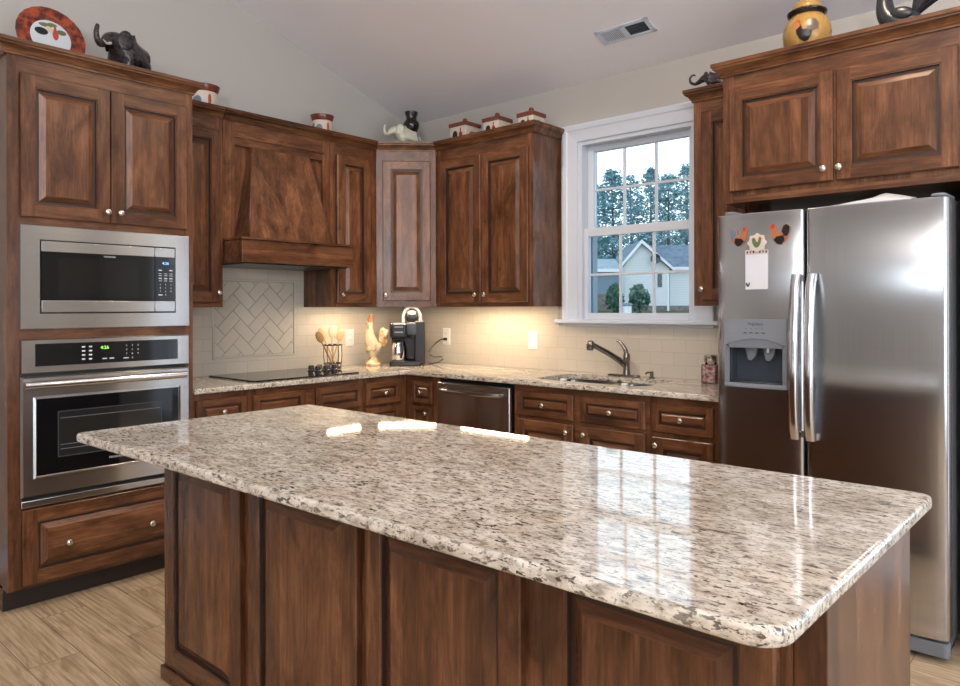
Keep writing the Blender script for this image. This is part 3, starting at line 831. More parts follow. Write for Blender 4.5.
# dishwasher
dwr = thing('dishwasher', 'stainless steel dishwasher built in left of the sink', 'dishwasher', (.940, -.01, 0))
mb = MB(); mb.box(.942, 1.562, -.600, -.01, .10, .868); mb.build('tub', M['black'], dwr)
mb = MB(); mb.box(.950, 1.556, -.648, -.602, .115, .858, 0, .008, 3); dwd = mb.build('door', M['steel_h'], dwr, uv=True)
mb = MB(); mb.tube([(1.000, -.650, .812), (1.012, -.678, .812), (1.05, -.690, .810), (1.25, -.693, .808), (1.46, -.690, .810), (1.50, -.678, .812), (1.512, -.650, .812)], [.011, .012, .013, .014, .013, .012, .011], 12)
mb.build('handle', M['steel_h'], dwd, uv=True)
mb = MB(); mb.box(.950, 1.556, -.580, -.555, .002, .10); mb.build('toe_kick', M['black'], dwr)

# ------------------------------------------------------------------ worktop, sink, tap
def rounded(poly_, r, seg=6):
    out = []; n = len(poly_)
    for i in range(n):
        p = Vector(poly_[i]); rr = r[i] if isinstance(r, (list, tuple)) else r
        if rr <= 0: out.append(tuple(p)); continue
        a = (Vector(poly_[i - 1]) - p).normalized(); b = (Vector(poly_[(i + 1) % n]) - p).normalized()
        ang = a.angle(b); t = rr / math.tan(ang / 2); c = p + (a + b).normalized() * (rr / math.sin(ang / 2))
        s0 = p + a * t - c; s1 = p + b * t - c
        a0 = math.atan2(s0.y, s0.x); a1 = math.atan2(s1.y, s1.x); d = (a1 - a0 + PI) % (2 * PI) - PI
        for k in range(seg + 1): q = a0 + d * k / seg; out.append((c.x + rr * math.cos(q), c.y + rr * math.sin(q)))
    return out
CT0, CT1 = .884, .914
mb = MB(); poly = rounded([(.010, -.010), (.010, -2.126), (.648, -2.126), (.648, -.648), (2.832, -.648), (2.832, -.010)], [0, 0, 0, .03, 0, 0])
mb.prism(poly, CT0, CT1, 'xy', 0, .007, 3)
ctop = mb.build('granite_worktop', M['granite'])
SX0, SX1, SY0, SY1 = 1.640, 2.360, -.535, -.135
mb = MB(); mb.prism(rounded([(SX0, SY0), (SX1, SY0), (SX1, SY1), (SX0, SY1)], .07, 8), .85, .95, 'xy'); cut = mb.build('cut', M['granite'])
boolean_cut(ctop, cut)
for p in ctop.data.polygons: p.use_smooth = True
ctop.data.set_sharp_from_angle(angle=math.radians(35)); flat_large(ctop.data)
tag(ctop, 'L shaped beige speckled granite worktop along the two walls', 'worktop')
sink = thing('sink', 'stainless double bowl sink set under the worktop below the window', 'sink', (2.0, -.335, .700))
for (a, b, nm) in ((SX0 + .008, 2.02, 'bowl'), (2.06, SX1 - .008, 'bowl')):
    mb = MB(); bm = mb.bm; top = rounded([(a, SY0 + .008), (b, SY0 + .008), (b, SY1 - .008), (a, SY1 - .008)], .062, 6); k = len(top)
    cx_, cyy_ = (a + b) / 2, (SY0 + SY1) / 2
    rows = []
    for sc_, z in ((1.0, .8815), (.985, .76), (.95, .715), (.85, .703), (.12, .700)): rows.append([bm.verts.new((cx_ + (p[0] - cx_) * sc_, cyy_ + (p[1] - cyy_) * sc_, z)) for p in top])
    for i in range(len(rows) - 1):
        for j in range(k): bm.faces.new((rows[i][j], rows[i][(j + 1) % k], rows[i + 1][(j + 1) % k], rows[i + 1][j]))
    bm.faces.new(list(reversed(rows[-1])))
    mb.build(nm, M['steel_h'], sink, uv=True, recalc=False)
mb = MB(); mb.box(2.018, 2.062, SY0 + .02, SY1 - .02, .868, .8815, 0, .004); mb.build('divider', M['steel_h'], sink, uv=True)
for x, lb in ((1.862, 'small white clip on the front rim of the left sink bowl'), (2.262, 'small white clip on the front rim of the right sink bowl')):
    mb = MB(); mb.box(x - .016, x + .016, -.546, -.514, .9145, .926, 0, .004); mb.box(x - .010, x + .010, -.533, -.523, .885, .9155, 0, .002); tag(recenter(mb.build('sink_clip', M['plate_white'])), lb, 'clip')
fau = thing('faucet', 'dark nickel pull out faucet with lever handle behind the sink', 'faucet', (2.000, -.075, .914))
mb = MB(); mb.prism(rounded([(1.880, -.102), (2.100, -.102), (2.100, -.048), (1.880, -.048)], .026, 6), .9142, .926, 'xy', 0, .004, 2); mb.build('base_plate', M['faucet'], fau)
FX, FY = 2.010, -.075
mb = MB(); mb.lathe([(.024, .925), (.022, .94), (.0195, .96), (.0190, 1.005), (.021, 1.015), (.022, 1.040), (.018, 1.055), (0, 1.06)], (FX, FY, 0), 20); mb.build('body', M['faucet'], fau)
mb = MB(); mb.tube([(FX - .002, FY, .975), (FX - .030, FY - .035, 1.015), (FX - .076, FY - .098, 1.062), (FX - .130, FY - .165, 1.106)], [.017, .018, .0165, .0155], 14); sp_ = mb.build('spout', M['faucet'], fau)
mb = MB(); mb.ball((FX - .142, FY - .179, 1.112), (.027, .027, .025)); mb.lathe([(.020, -.030), (.022, -.012), (.022, 0)], (FX - .144, FY - .182, 1.106), 16); mb.build('spray_head', M['faucet'], sp_)
mb = MB(); mb.tube([(FX, FY, 1.045), (FX - .004, FY - .004, 1.075), (FX - .020, FY - .012, 1.105), (FX - .040, FY - .020, 1.128), (FX - .052, FY - .026, 1.133)], [.015, .014, .011, .009, .008], 12); mb.build('lever_handle', M['faucet'], fau)
mb = MB(); mb.lathe([(.017, .9142), (.017, .92), (.011, .925), (.010, .955), (0, .957)], (2.185, -.085, 0), 14); mb.tube([(2.185, -.085, .948), (2.170, -.112, .950), (2.166, -.125, .943)], .006, 8)
tag(recenter(mb.build('soap_dispenser', M['faucet'])), 'small dark soap pump to the right of the faucet', 'soap dispenser')

# cooktop
ck = thing('cooktop', 'black glass cooktop set in the granite below the range hood', 'cooktop', (.320, -1.360, .9142))
mb = MB(); mb.prism(rounded([(.055, -1.742), (.585, -1.742), (.585, -.985), (.055, -.985)], .012, 4), .9142, .923, 'xy', 0, .002, 2); mb.build('glass_top', M['blackglass'], ck)
for x in (.290, .365):
    for y in (-1.150, -1.085, -1.020):
        mb = MB(); mb.lathe([(.024, .9232), (.024, .930), (.020, .934), (.019, .955), (.016, .959), (0, .959)], (x, y, 0), 18, 0, mats=[0, 1, 0, 0, 1])
        mb.box(x - .018, x + .018, y - .003, y + .003, .957, .963, 1); mb.build('control_knob', [M['black'], M['nickel']], ck)

# ------------------------------------------------------------------ built in microwave and oven (tower frame)
def tw(name, label, cat, z): return thing(name, label, cat, (.002, TY, z), R90, None, local=True)
def lx(y): return y - TY
YF = -(TD - .002)
mw = tw('microwave', 'stainless built in microwave in the tower above the oven', 'microwave', 1.246)
x0, x1, z0, z1 = lx(-2.922), lx(-2.158), 1.246, 1.708
mb = MB()
ix0, ix1, iz0, iz1 = lx(-2.846), lx(-2.231), 1.314, 1.645
mb.frame(x0, x1, z0, z1, ix0, ix1, iz0, iz1, YF - .022, YF - .0005)
mb.build('trim_frame', M['steel_h'], mw, uv=True)
mb = MB(); mb.box(ix0, ix1, YF - .008, YF - .0005, iz0, iz1); mb.build('housing', M['black'], mw)
sx = lx(-2.337)
mb = MB()
mb.box(ix0 + .005, sx - .0015, YF - .026, YF - .0082, 1.592, iz1 - .006, 0, .002); mb.box(ix0 + .005, sx - .0015, YF - .026, YF - .0082, iz0 + .006, 1.373, 0, .002)
mwd = mb.build('door', M['steel_h'], mw, uv=True)
mb = MB(); mb.box(ix0 + .005, sx - .0015, YF - .0255, YF - .0082, 1.3735, 1.5915); mb.build('door_glass', M['blackglass'], mwd)
mb = MB(); mb.box(ix0 + .075, sx - .08, YF - .0262, YF - .0256, 1.392, 1.565); mb.build('viewing_window', simple('smoked_window', (.010, .010, .010), .05), mwd)
mb = MB(); text_on(mb, 'FRIGIDAIRE', .0105, (ix0 + sx) / 2 + .04, YF - .0262, 1.581); mb.build('brand_lettering', M['mark'], mwd)
mb = MB(); mb.box(sx + .0015, ix1 - .005, YF - .026, YF - .0082, 1.592, iz1 - .006, 0, .002); mb.box(sx + .0015, ix1 - .005, YF - .026, YF - .0082, iz0 + .006, 1.373, 0, .002)
mb.box(sx + .0015, ix1 - .005, YF - .0255, YF - .0082, 1.3735, 1.5915, 1)
mwp = mb.build('control_panel', [M['steel_h'], M['blackglass']], mw, uv=True)
cxp = (sx + ix1) / 2
mb = MB(); text_on(mb, '4:26', .020, cxp, YF - .0262, 1.562); mb.build('display', M['led_blue'], mwp)
mb = MB()
for r_, row in enumerate((('', ''),)): pass
for k, zz in enumerate((1.527, 1.510, 1.500, 1.486, 1.474)):
    for c in (-1, 0, 1):
        if k == 0 and c == 0: continue
        mb.box(cxp + c * .027 - .008, cxp + c * .027 + .008, YF - .0262, YF - .0256, zz - (.0028 if k in (0, 3) else .0012), zz + (.0028 if k in (0, 3) else .0012))
for k, row in enumerate(('123', '456', '789')):
    for c, ch_ in enumerate(row): text_on(mb, ch_, .011, cxp + (c - 1) * .027, YF - .0262, 1.455 - k * .017)
text_on(mb, '0', .011, cxp, YF - .0262, 1.404); mb.box(cxp - .036, cxp - .016, YF - .0262, YF - .0256, 1.401, 1.406)
mb.build('keypad_markings', M['mark'], mwp)

ov = tw('wall_oven', 'stainless wall oven with towel bar handle in the tower', 'oven', .461)
z0, z1 = .461, 1.202
mb = MB(); mb.box(x0 + .008, x1 - .008, YF - .004, YF - .0005, z0, z1); mb.build('housing', M['black'], ov)
mb = MB()
pz0, pz1 = 1.048, 1.202
mb.rings(x0, x1, pz0, pz1, YF - .024, [(0, -.010), (.006, 0), (.007, 0)], YF - .0045, 0, 0, 0)
ovp = mb.build('control_panel', M['steel_h'], ov, uv=True)
mb = MB(); mb.box(lx(-2.866), lx(-2.222), YF - .026, YF - .0242, 1.080, 1.180, 0, .0008); mb.build('panel_glass', M['blackglass'], ovp)
mb = MB(); text_on(mb, '4:26', .022, lx(-2.575), YF - .0266, 1.152); mb.build('display', M['led_green'], ovp)
mb = MB()
for k in range(4):
    for c in (0, 1): mb.box(lx(-2.668) + c * .030 - .007, lx(-2.668) + c * .030 + .007, YF - .0266, YF - .0261, 1.156 - k * .019, 1.163 - k * .019)
for k, row in enumerate(('123', '456', '789')):
    for c, ch_ in enumerate(row): text_on(mb, ch_, .012, lx(-2.475) + c * .027, YF - .0266, 1.158 - k * .020)
text_on(mb, '0', .012, lx(-2.448), YF - .0266, 1.098)
mb.box(lx(-2.49), lx(-2.465), YF - .0266, YF - .0261, 1.096, 1.100)
for c in (0, 1): mb.box(lx(-2.585) + c * .032, lx(-2.565) + c * .032, YF - .0266, YF - .0261, 1.098, 1.103)
mb.build('keypad_markings', M['mark'], ovp)
mb = MB()
dz0, dz1 = .502, 1.036; gx0, gx1, gz0, gz1 = lx(-2.863), lx(-2.222), .596, .934
mb.rings(x0, x1, dz0, dz1, YF - .026, [(0, -.012), (.008, 0), (.010, 0)], YF - .0045, 0, 0, 0)
bm = mb.bm
ovd = mb.build('door', M['steel_h'], ov, uv=True)
mb = MB(); mb.rings(gx0 - .012, gx1 + .012, gz0 - .014, gz1 + .012, YF - .0285, [(0, 0), (.010, .0015), (.012, 0)], YF - .0262, 0, 0, 0); mb.build('glass_bezel', M['steel_h'], ovd, uv=True)
mb = MB(); mb.box(gx0, gx1, YF - .0305, YF - .0286, gz0, gz1); dg_ = mb.build('door_glass', M['blackglass'], ovd)
mb = MB(); mb.rings(gx0 + .085, gx1 - .085, gz0 + .07, gz1 - .06, YF - .0309, [(0, 0), (.003, 0), (.004, 0)], YF - .0306, 0, 0, 1); mb.build('viewing_window', [M['dgrey'], simple('smoked_oven_window', (.022, .021, .020), .05)], dg_)
for zz in (.70, .72, .84):
    mb = MB(); mb.box(gx0 + .095, gx1 - .095, YF - .0315, YF - .0310, zz, zz + .003); mb.build('rack_bar', M['grey'], dg_)
mb = MB(); text_on(mb, 'FRIGIDAIRE', .014, (gx0 + gx1) / 2 + .02, YF - .0312, gz0 + .035); mb.build('brand_lettering', M['mark'], dg_)
mb = MB(); zz = 1.002
mb.tube([(lx(-2.922), YF - .080, zz), (lx(-2.56), YF - .084, zz), (lx(-2.206), YF - .080, zz)], .0165, 16)
for yy in (-2.895, -2.230): mb.box(lx(yy) - .012, lx(yy) + .012, YF - .080, YF - .0265, zz - .012, zz + .012, 0, .004)
mb.build('handle', M['chrome'], ovd)
mb = MB()
mb.box(x0, x1, YF - .024, YF - .0045, .461, .490, 0, .003)
vt = mb.build('vent_trim', M['steel_h'], ov, uv=True)

# ------------------------------------------------------------------ island
IX0, IX1, IY0, IY1 = 1.591, 3.929, -3.019, -2.069
isl = thing('island_cabinet', 'brown wood kitchen island base with framed panels on the seating side', 'kitchen island', (2.765, -2.43, 0))
BX0, BX1, PY = 1.664, 3.842, -2.752
mb = MB(); mb.box(BX0, BX1, PY + .012, -2.112, .085, .8835, 0); mb.box(BX0 + .03, BX1 - .02, PY + .06, -2.17, 0, .09, 2); mb.build('carcass', WOOD, isl)
mb = MB()
for a, b in ((BX0, 1.70), (2.205, 2.272), (2.772, 2.825), (3.308, 3.378), (3.815, BX1)): mb.box(a, b, PY, PY + .012, .05, .8835, 0)
for a, b in ((1.70, 2.205), (2.272, 2.772), (2.825, 3.308), (3.378, 3.815)):
    mb.box(a, b, PY, PY + .012, .05, .11, 1); mb.box(a, b, PY, PY + .012, .82, .8835, 1); mb.box(a, b, PY + .003, PY + .012, .11, .82, 0)
mb.build('face_frame', WOOD, isl)
IDOOR = DOOR
for a, b in ((1.716, 2.213), (2.264, 2.781), (2.817, 3.316), (3.370, 3.832)):
    mb = MB(); mb.rings(a, b, .085, .842, PY - .021, IDOOR, PY - .001, 0, 1, 0, mats=GROOVE_MATS, cope=2); mb.build('panel', WOOD, isl, smooth=25)
mb = MB(); mb.box(BX0 - .012, BX1 + .004, PY - .012, PY, 0.0, .05, 1, .004); mb.box(BX0 - .012, BX0, PY, -2.115, 0, .05, 0, .004); mb.build('base_shoe', WOOD, isl)
mb = MB(); mb.box(BX1 + .0005, 3.894, -2.718, -2.104, 0.0, .8835, 0, .002); mb.build('end_panel', WOOD, isl)
mb = MB(); mb.prism(rounded([(1.585, -3.026), (3.915, -2.986), (3.932, -2.046), (1.585, -2.072)], [.03, .055, .03, .03], 8), CT0, CT1, 'xy', 0, .009, 4)
it = mb.build('island_worktop', M['granite']); tag(recenter(it), 'large beige speckled granite slab on top of the island', 'worktop')

# ------------------------------------------------------------------ fridge
fr = thing('refrigerator', 'stainless side by side refrigerator with ice and water dispenser', 'refrigerator', (3.335, -.40, 0))
FL, FG0, FG1, FR = 2.893, 3.2675, 3.2755, 3.776
mb = MB(); mb.box(FL + .004, FR - .004, -.725, -.06, .045, 1.752, 0, .004); mb.build('body', simple('grey_fridge_side', (.10, .105, .115), .35), fr)
def fdoor(xa, xb, z0, z1, sides):
    """door leaf with a gently bowed front"""
    n = 14; front_ = []
    for k in range(n + 1):
        t = k / n; x = xa + (xb - xa) * t
        e = min((t if sides[0] else 1), (1 - t if sides[1] else 1)) * (xb - xa)
        rd = .022
        y = -.806 - .014 * (1 - (2 * t - 1) ** 2)
        front_.append((x, y))
    # soft vertical edges
    rc = .020; yc_ = front_[0][1] + .0195
    arcl = [(xa + rc - rc * math.cos(q * PI / 16), yc_ - rc * math.sin(q * PI / 16)) for q in range(0, 8)]
    arcr = [(xb - rc + rc * math.cos(q * PI / 16), yc_ - rc * math.sin(q * PI / 16)) for q in range(7, -1, -1)]
    pts = [(xa, -.727)] + arcl + [p for p in front_ if xa + rc < p[0] < xb - rc] + arcr + [(xb, -.727)]
    mb = MB(); mb.prism(pts, z0, z1, 'xy', 0, .004, 2); return mb
mb = fdoor(FL, FG0, .092, 1.745, (1, 1)); fd1 = mb.build('freezer_door', M['steel_v'], fr, uv=True, smooth=20, flatbig=False)
DX0, DX1 = 2.937, 3.205
mb = MB(); mb.box(2.957, 3.187, -.9, -.742, 1.004, 1.170); cut = mb.build('cut', M['steel_v'])
boolean_cut(fd1, cut)
for p in fd1.data.polygons: p.use_smooth = True
fd1.data.set_sharp_from_angle(angle=math.radians(20))
mb = fdoor(FG1, FR, .092, 1.745, (1, 1)); fd2 = mb.build('fridge_door', M['steel_v'], fr, uv=True, smooth=20, flatbig=False)
def fhandle(x, lean, parent):
    mb = MB(); n = 16; bm = mb.bm; rows = []
    for k in range(n + 1):
        t = k / n; z = .785 + (1.472 - .785) * t
        y = -.832 - .040 * math.sin(PI * t) ** .55
        xx = x + lean * (t - .5) * .012
        hw, ht = .0185, .011
        rows.append([bm.verts.new(p) for p in ((xx - hw, y + ht, z), (xx - hw, y - ht * .3, z), (xx - hw * .55, y - ht, z), (xx + hw * .55, y - ht, z), (xx + hw, y - ht * .3, z), (xx + hw, y + ht, z))])
    for i in range(n):
        for j in range(6): bm.faces.new((rows[i][j], rows[i][(j + 1) % 6], rows[i + 1][(j + 1) % 6], rows[i + 1][j]))
    bm.faces.new(list(reversed(rows[0]))); bm.faces.new(rows[-1])
    for z in (.80, 1.457): mb.box(x - .013, x + .013, -.836, -.806, z - .014, z + .014)
    return mb.build('handle', M['chrome'], parent, smooth=60)
fhandle(3.243, .6, fd1); fhandle(3.303, .6, fd2)
# dispenser
disp = MB()
def ridge(z): return -.8255
disp.box(DX0, DX1, -.8285, -.815, 1.2102, 1.284)
arch = [(DX0, 1.172)] + [(DX0 + (DX1 - DX0) * k / 14, 1.172 + .030 * math.sin(PI * k / 14)) for k in range(15)] + [(DX1, 1.172)]
disp.prism([(DX0, 1.21)] + [(DX0 + (DX1 - DX0) * k / 14, 1.168 + .032 * math.sin(PI * k / 14)) for k in range(15)] + [(DX1, 1.21)], -.8285, -.815, 'xz', 0)
dsp = disp.build('dispenser', [M['lgrey']], fd1)
mb = MB()
mb.prism([(DX0 + .012, 1.158)] + [(DX0 + (DX1 - DX0) * k / 14, 1.168 + .030 * math.sin(PI * k / 14)) for k in range(1, 14)] + [(DX1 - .012, 1.158)], -.826, -.800, 'xz', 0); mb.build('visor', M['grey'], dsp)
mb = MB(); mb.prism([(DX0, 1.167), (DX0, .986), (DX1, .986), (DX1, 1.167), (DX1 - .018, 1.167), (DX1 - .018, 1.0035), (DX0 + .020, 1.0035), (DX0 + .020, 1.167)], -.826, -.812, 'xz'); mb.build('surround', M['grey'], dsp)
mb = MB(); mb.box(2.9575, 3.1865, -.746, -.7425, 1.0045, 1.1695); mb.box(2.9575, 2.961, -.812, -.746, 1.0045, 1.1695); mb.box(3.183, 3.1865, -.812, -.746, 1.0045, 1.1695); mb.box(2.961, 3.183, -.812, -.746, 1.166, 1.1695); mb.box(2.961, 3.183, -.812, -.746, 1.0045, 1.009); mb.build('recess_liner', M['dgrey'], dsp)
for xx in (3.040, 3.118):
    mb = MB(); mb.prism([(xx - .028, 1.160), (xx + .028, 1.160), (xx + .020, 1.120), (xx + .002, 1.100), (xx - .014, 1.104)], -.790, -.765, 'xz', 0, .003, 2); mb.build('paddle', M['grey'], dsp)
mb = MB(); mb.tube([(3.118, -.80, 1.164), (3.118, -.80, 1.138)], .006, 10); mb.build('water_spout', M['plate_white'], dsp)
mb = MB(); mb.prism([(DX0 + .002, -.812)] + [(DX0 + (DX1 - DX0) * k / 12, -.828 - .012 * math.sin(PI * k / 12)) for k in range(13)] + [(DX1 - .002, -.812)], .985, 1.003, 'xy', 0, .003, 2); mb.build('drip_tray', M['lgrey'], dsp)
mb = MB(); text_on(mb, 'Frigidaire', .017, 3.075, -.8290, 1.262)
for k in range(4): mb.box(3.030 + k * .024, 3.035 + k * .024, -.8291, -.8286, 1.240, 1.2425)
for k in range(4): mb.box(3.022 + k * .026, 3.038 + k * .026, -.8291, -.8286, 1.221, 1.2255)
mb.build('panel_markings', M['darkmark'], dsp)
mb = MB(); mb.box(FL + .01, FR - .01, -.735, -.62, .012, .085, 0, .006)
mb.build('base_grille', M['black'], fr)
mb = MB(); mb.prism(rounded([(3.60, -.795), (3.775, -.795), (3.775, -.737), (3.60, -.737)], .02, 4), .022, .078, 'xy', 0, .006, 2); mb.build('foot_cover', M['grey'], fr)
for x in (2.95, 3.70):
    for y in (-.66, -.12): mb = MB(); mb.lathe([(.02, 0), (.02, .02), (.012, .022), (.012, .048), (0, .048)], (x, y, 0), 12); mb.build('foot', M['black'], fr)
for x in (2.935, 3.738):
    mb = MB(); mb.prism(rounded([(x - .024, -.770), (x + .024, -.770), (x + .034, -.60), (x - .034, -.60)], .02, 5), 1.7525, 1.764, 'xy', 0, .004, 2); mb.build('hinge_cover', M['lgrey'], fr)
# folded bag on top
mb = MB(); bm = mb.bm; nx, ny = 14, 8; grid = []
for i in range(nx + 1):
    row = []
    for j in range(ny + 1):
        t, s_ = i / nx, j / ny
        h = 1.757 + .048 * max(0, 1 - abs(t - .62) * 2.2) * math.sin(PI * min(1, s_ + .15)) + .004 * math.sin(7 * t + 5 * s_)
        row.append((bm.verts.new((3.34 + .30 * t + .01 * math.sin(9 * s_), -.715 + .26 * s_, max(1.757, h))), bm.verts.new((3.34 + .30 * t + .01 * math.sin(9 * s_), -.715 + .26 * s_, 1.7535))))
    grid.append(row)
for i in range(nx):
    for j in range(ny):
        for q in (0, 1): bm.faces.new([grid[a][b][q] for a, b in ((i, j), (i + 1, j), (i + 1, j + 1), (i, j + 1))])
edge = [(i, 0) for i in range(nx)] + [(nx, j) for j in range(ny)] + [(i, ny) for i in range(nx, 0, -1)] + [(0, j) for j in range(ny, 0, -1)]
for k in range(len(edge)):
    a, b = edge[k], edge[(k + 1) % len(edge)]
    bm.faces.new((grid[a[0]][a[1]][0], grid[b[0]][b[1]][0], grid[b[0]][b[1]][1], grid[a[0]][a[1]][1]))
tag(recenter(mb.build('plastic_bag', M['bag'], smooth=60)), 'white plastic bag lying folded on top of the fridge', 'bag')
# magnets
def rooster_outline(cx, cz, s, flip):
    o = [(-.40, .10), (-.44, .34), (-.30, .46), (-.14, .38), (-.06, .12), (.08, .06), (.14, .30), (.18, .46), (.30, .50), (.38, .40), (.44, .34), (.36, .26), (.34, .02), (.22, -.26), (.06, -.40), (-.10, -.42), (-.26, -.26), (-.36, -.08)]
    return [(cx + flip * a * s, cz + b * s) for a, b in o]
FYM = -.8195
for (cx_, cz_, s_, fl, lb, tm) in ((3.003, 1.640, .092, 1, 'rooster magnet facing right, blue grey tail, left of the round flower magnet', 'bluegrey'), (3.175, 1.640, .100, -1, 'brown rooster magnet facing left, dark tail, right of the round flower magnet', 'black')):
    y = FYM - .0015
    mg = thing('rooster_magnet', lb, 'magnet', (cx_, y, cz_ - s_ * .5), group=None)
    mb = MB(); mb.prism(rooster_outline(cx_, cz_, s_, fl), y - .004, y + .0, 'xz', 0, .001, 1); mb.build('body', M['tan'], mg)
    mb = MB(); mb.prism([(cx_ + fl * a * s_, cz_ + b * s_) for a, b in ((-.41, .10), (-.43, .33), (-.30, .44), (-.17, .37), (-.10, .16), (-.20, -.05), (-.33, -.06))], y - .0055, y - .004, 'xz'); mb.build('tail', M[tm], mg)
    mb = MB(); mb.prism([(cx_ + fl * a * s_, cz_ + b * s_) for a, b in ((.17, .36), (.19, .46), (.30, .49), (.37, .40), (.33, .30), (.22, .28))], y - .0055, y - .004, 'xz'); mb.build('comb', M['red'], mg)
    mb = MB(); mb.prism([(cx_ + fl * a * s_, cz_ + b * s_) for a, b in ((-.18, -.02), (.12, -.06), (.24, -.20), (.06, -.38), (-.10, -.40), (-.22, -.24))], y - .0055, y - .004, 'xz'); mb.build('wing', M['black'], mg)
fm = thing('notepad_magnet', 'white notepad hanging under a round flower shaped magnet on the freezer door', 'notepad', (3.082, -.823, 1.412))
y = -.8215
pts = []
for k in range(48):
    a = 2 * PI * k / 48; r_ = .039 + .0035 * math.cos(8 * a); pts.append((3.083 + r_ * math.cos(a), 1.612 + r_ * math.sin(a)))
mb = MB(); mb.prism(pts, y - .010, y - .004, 'xz', 0, .0015, 2); fl_ = mb.build('flower_disc', M['crock'], fm)
mb = MB(); mb.prism(rooster_outline(3.083, 1.612, .050, 1), y - .0112, y - .010, 'xz'); mb.build('painted_hen', M['green'], fl_)
mb = MB(); mb.prism([(3.083 + a * .05, 1.612 + b * .05) for a, b in ((.17, .36), (.19, .50), (.30, .52), (.37, .40), (.22, .28))], y - .0118, y - .0112, 'xz'); mb.build('painted_comb', M['red'], fl_)
mb = MB(); mb.box(3.031, 3.127, y - .004, y - .0005, 1.412, 1.578, 0); mb.build('paper_pad', M['paper'], fm)
mb = MB(); mb.box(3.031, 3.127, y - .0055, y - .0040, 1.563, 1.582, 0)
for k in range(7): mb.ball((3.040 + k * .0135, y - .0055, 1.573), (.004, .001, .006), 1 if k % 2 else 2, 8)
mb.build('header_band', [M['crock'], M['bluegrey'], M['rust']], fm)
mb = MB(); mb.prism(rooster_outline(3.042, 1.432, .022, 1), y - .005, y - .004, 'xz'); mb.build('printed_rooster', M['darkmark'], fm)

# ------------------------------------------------------------------ things on the worktop
# utensil holder and utensils
UX, UY = .150, -.872
uh = thing('utensil_holder', 'black wire utensil holder behind the cooktop knobs', 'utensil holder', (UX, UY, .9142))
mb = MB()
for z, r_ in ((.920, .056), (.950, .060), (1.078, .064)):
    mb.tube([(UX + r_ * math.cos(2 * PI * k / 28), UY + r_ * math.sin(2 * PI * k / 28), z) for k in range(29)], .0045, 6, cap=False)
mb.build('ring', M['black'], uh)
mb = MB()
for k in range(10):
    a = 2 * PI * k / 10; mb.tube([(UX + .056 * math.cos(a), UY + .056 * math.sin(a), .918), (UX + .066 * math.cos(a), UY + .066 * math.sin(a), 1.0), (UX + .064 * math.cos(a), UY + .064 * math.sin(a), 1.078)], .0022, 6)
mb.build('wires', M['black'], uh)
mb = MB(); mb.lathe([(.0, .9144), (.052, .9144), (.054, .918), (0, .918)], (UX, UY, 0), 24); mb.build('tray', M['black'], uh)
def utensil(name, label, bx, by, tx, ty, tz, kind, mat):
    b = Vector((UX + bx, UY + by, .923)); t = Vector((UX + tx, UY + ty, tz)); d = (t - b)
    mb = MB(); mb.tube([b, b + d * .74], [.0055, .0065], 8)
    ax = Vector((0, 0, 1)).rotation_difference(d.normalized()).to_matrix().to_4x4()
    side = Matrix.Rotation(math.radians(-38), 4, 'Z')
    t_ = bmesh.new(); bmesh.ops.create_uvsphere(t_, u_segments=16, v_segments=10, radius=1)
    mm = Matrix.Translation(b + d * .87) @ ax @ side @ Matrix.Diagonal((.007, .026 if kind != 'spatula' else .032, d.length * .16, 1))
    mb.take(t_, 0, mm)
    o = mb.build(name, mat, smooth=60); tag(recenter(o), label, 'utensil'); return o
utensil('wooden_spoon', 'wooden spoon leaning left in the wire holder', .020, .022, -.085, -.045, 1.190, 'spoon', M['lightwood'])
utensil('wooden_spatula', 'broad pale spatula in the middle of the wire holder', -.02, .00, -.035, .030, 1.205, 'spatula', M['cream'])
utensil('wooden_spoon', 'pale wooden spoon leaning right in the wire holder', .0, -.018, .030, .058, 1.180, 'spoon', M['lightwood'])
utensil('serving_spoon', 'dark handled spoon leaning far left in the wire holder', .024, -.01, -.052, -.090, 1.165, 'spoon', M['gold'])

# rooster figurine
RX, RY = .156, -.513
rf = thing('rooster_figurine', 'tall cream and gold ceramic rooster beside the coffee maker', 'figurine', (RX, RY, .9142))
ca, sa = math.cos(PI / 4), math.sin(PI / 4)
def rl(a, b, z): return (RX + a * ca + b * sa, RY + a * sa - b * ca, .9142 + z)      # a to the right seen from the room, b towards it
mb = MB(); mb.lathe([(.060, .9142), (.064, .925), (.050, .945), (.030, .965), (.022, .985), (0, .99)], (RX, RY, 0), 20); mb.build('base', M['creamgold'], rf)
mb = MB()
add_mesh(mb, skinmesh([rl(0, 0, .13), rl(-.012, .01, .175), rl(-.026, .012, .225), rl(-.022, .012, .27), rl(-.018, .012, .315), rl(.03, 0, .135), rl(.055, -.005, .165), rl(.0, .0, .095), rl(-.01, .006, .05)],
    [(0, 1), (1, 2), (2, 3), (3, 4), (0, 5), (5, 6), (0, 7), (7, 8)], [.052, .050, .034, .025, .020, .042, .028, .036, .026]), 0)
mb.build('body', M['cream'], rf, smooth=80)
mb = MB()
for k, (a, z, r_) in enumerate(((.072, .20, .030), (.088, .225, .026), (.082, .17, .026), (.066, .245, .022))): mb.ball(rl(a, -.004, z), (r_, r_ * .45, r_ * 1.5), 0, 14, (0, .35, PI / 4))
mb.build('tail', M['creamgold'], rf, smooth=80)
mb = MB()
for a, z, r_ in ((-.030, .335, .010), (-.018, .348, .013), (-.010, .368, .009), (-.006, .335, .009)): mb.ball(rl(a, .012, z), (r_, r_ * .5, r_ * 1.7), 0, 12, (0, 0, PI / 4))
mb.build('comb', M['tan'], rf, smooth=80)
mb = MB(); mb.ball(rl(-.034, .030, .278), (.008, .007, .018), 0, 12); mb.build('wattle', M['tan'], rf, smooth=80)
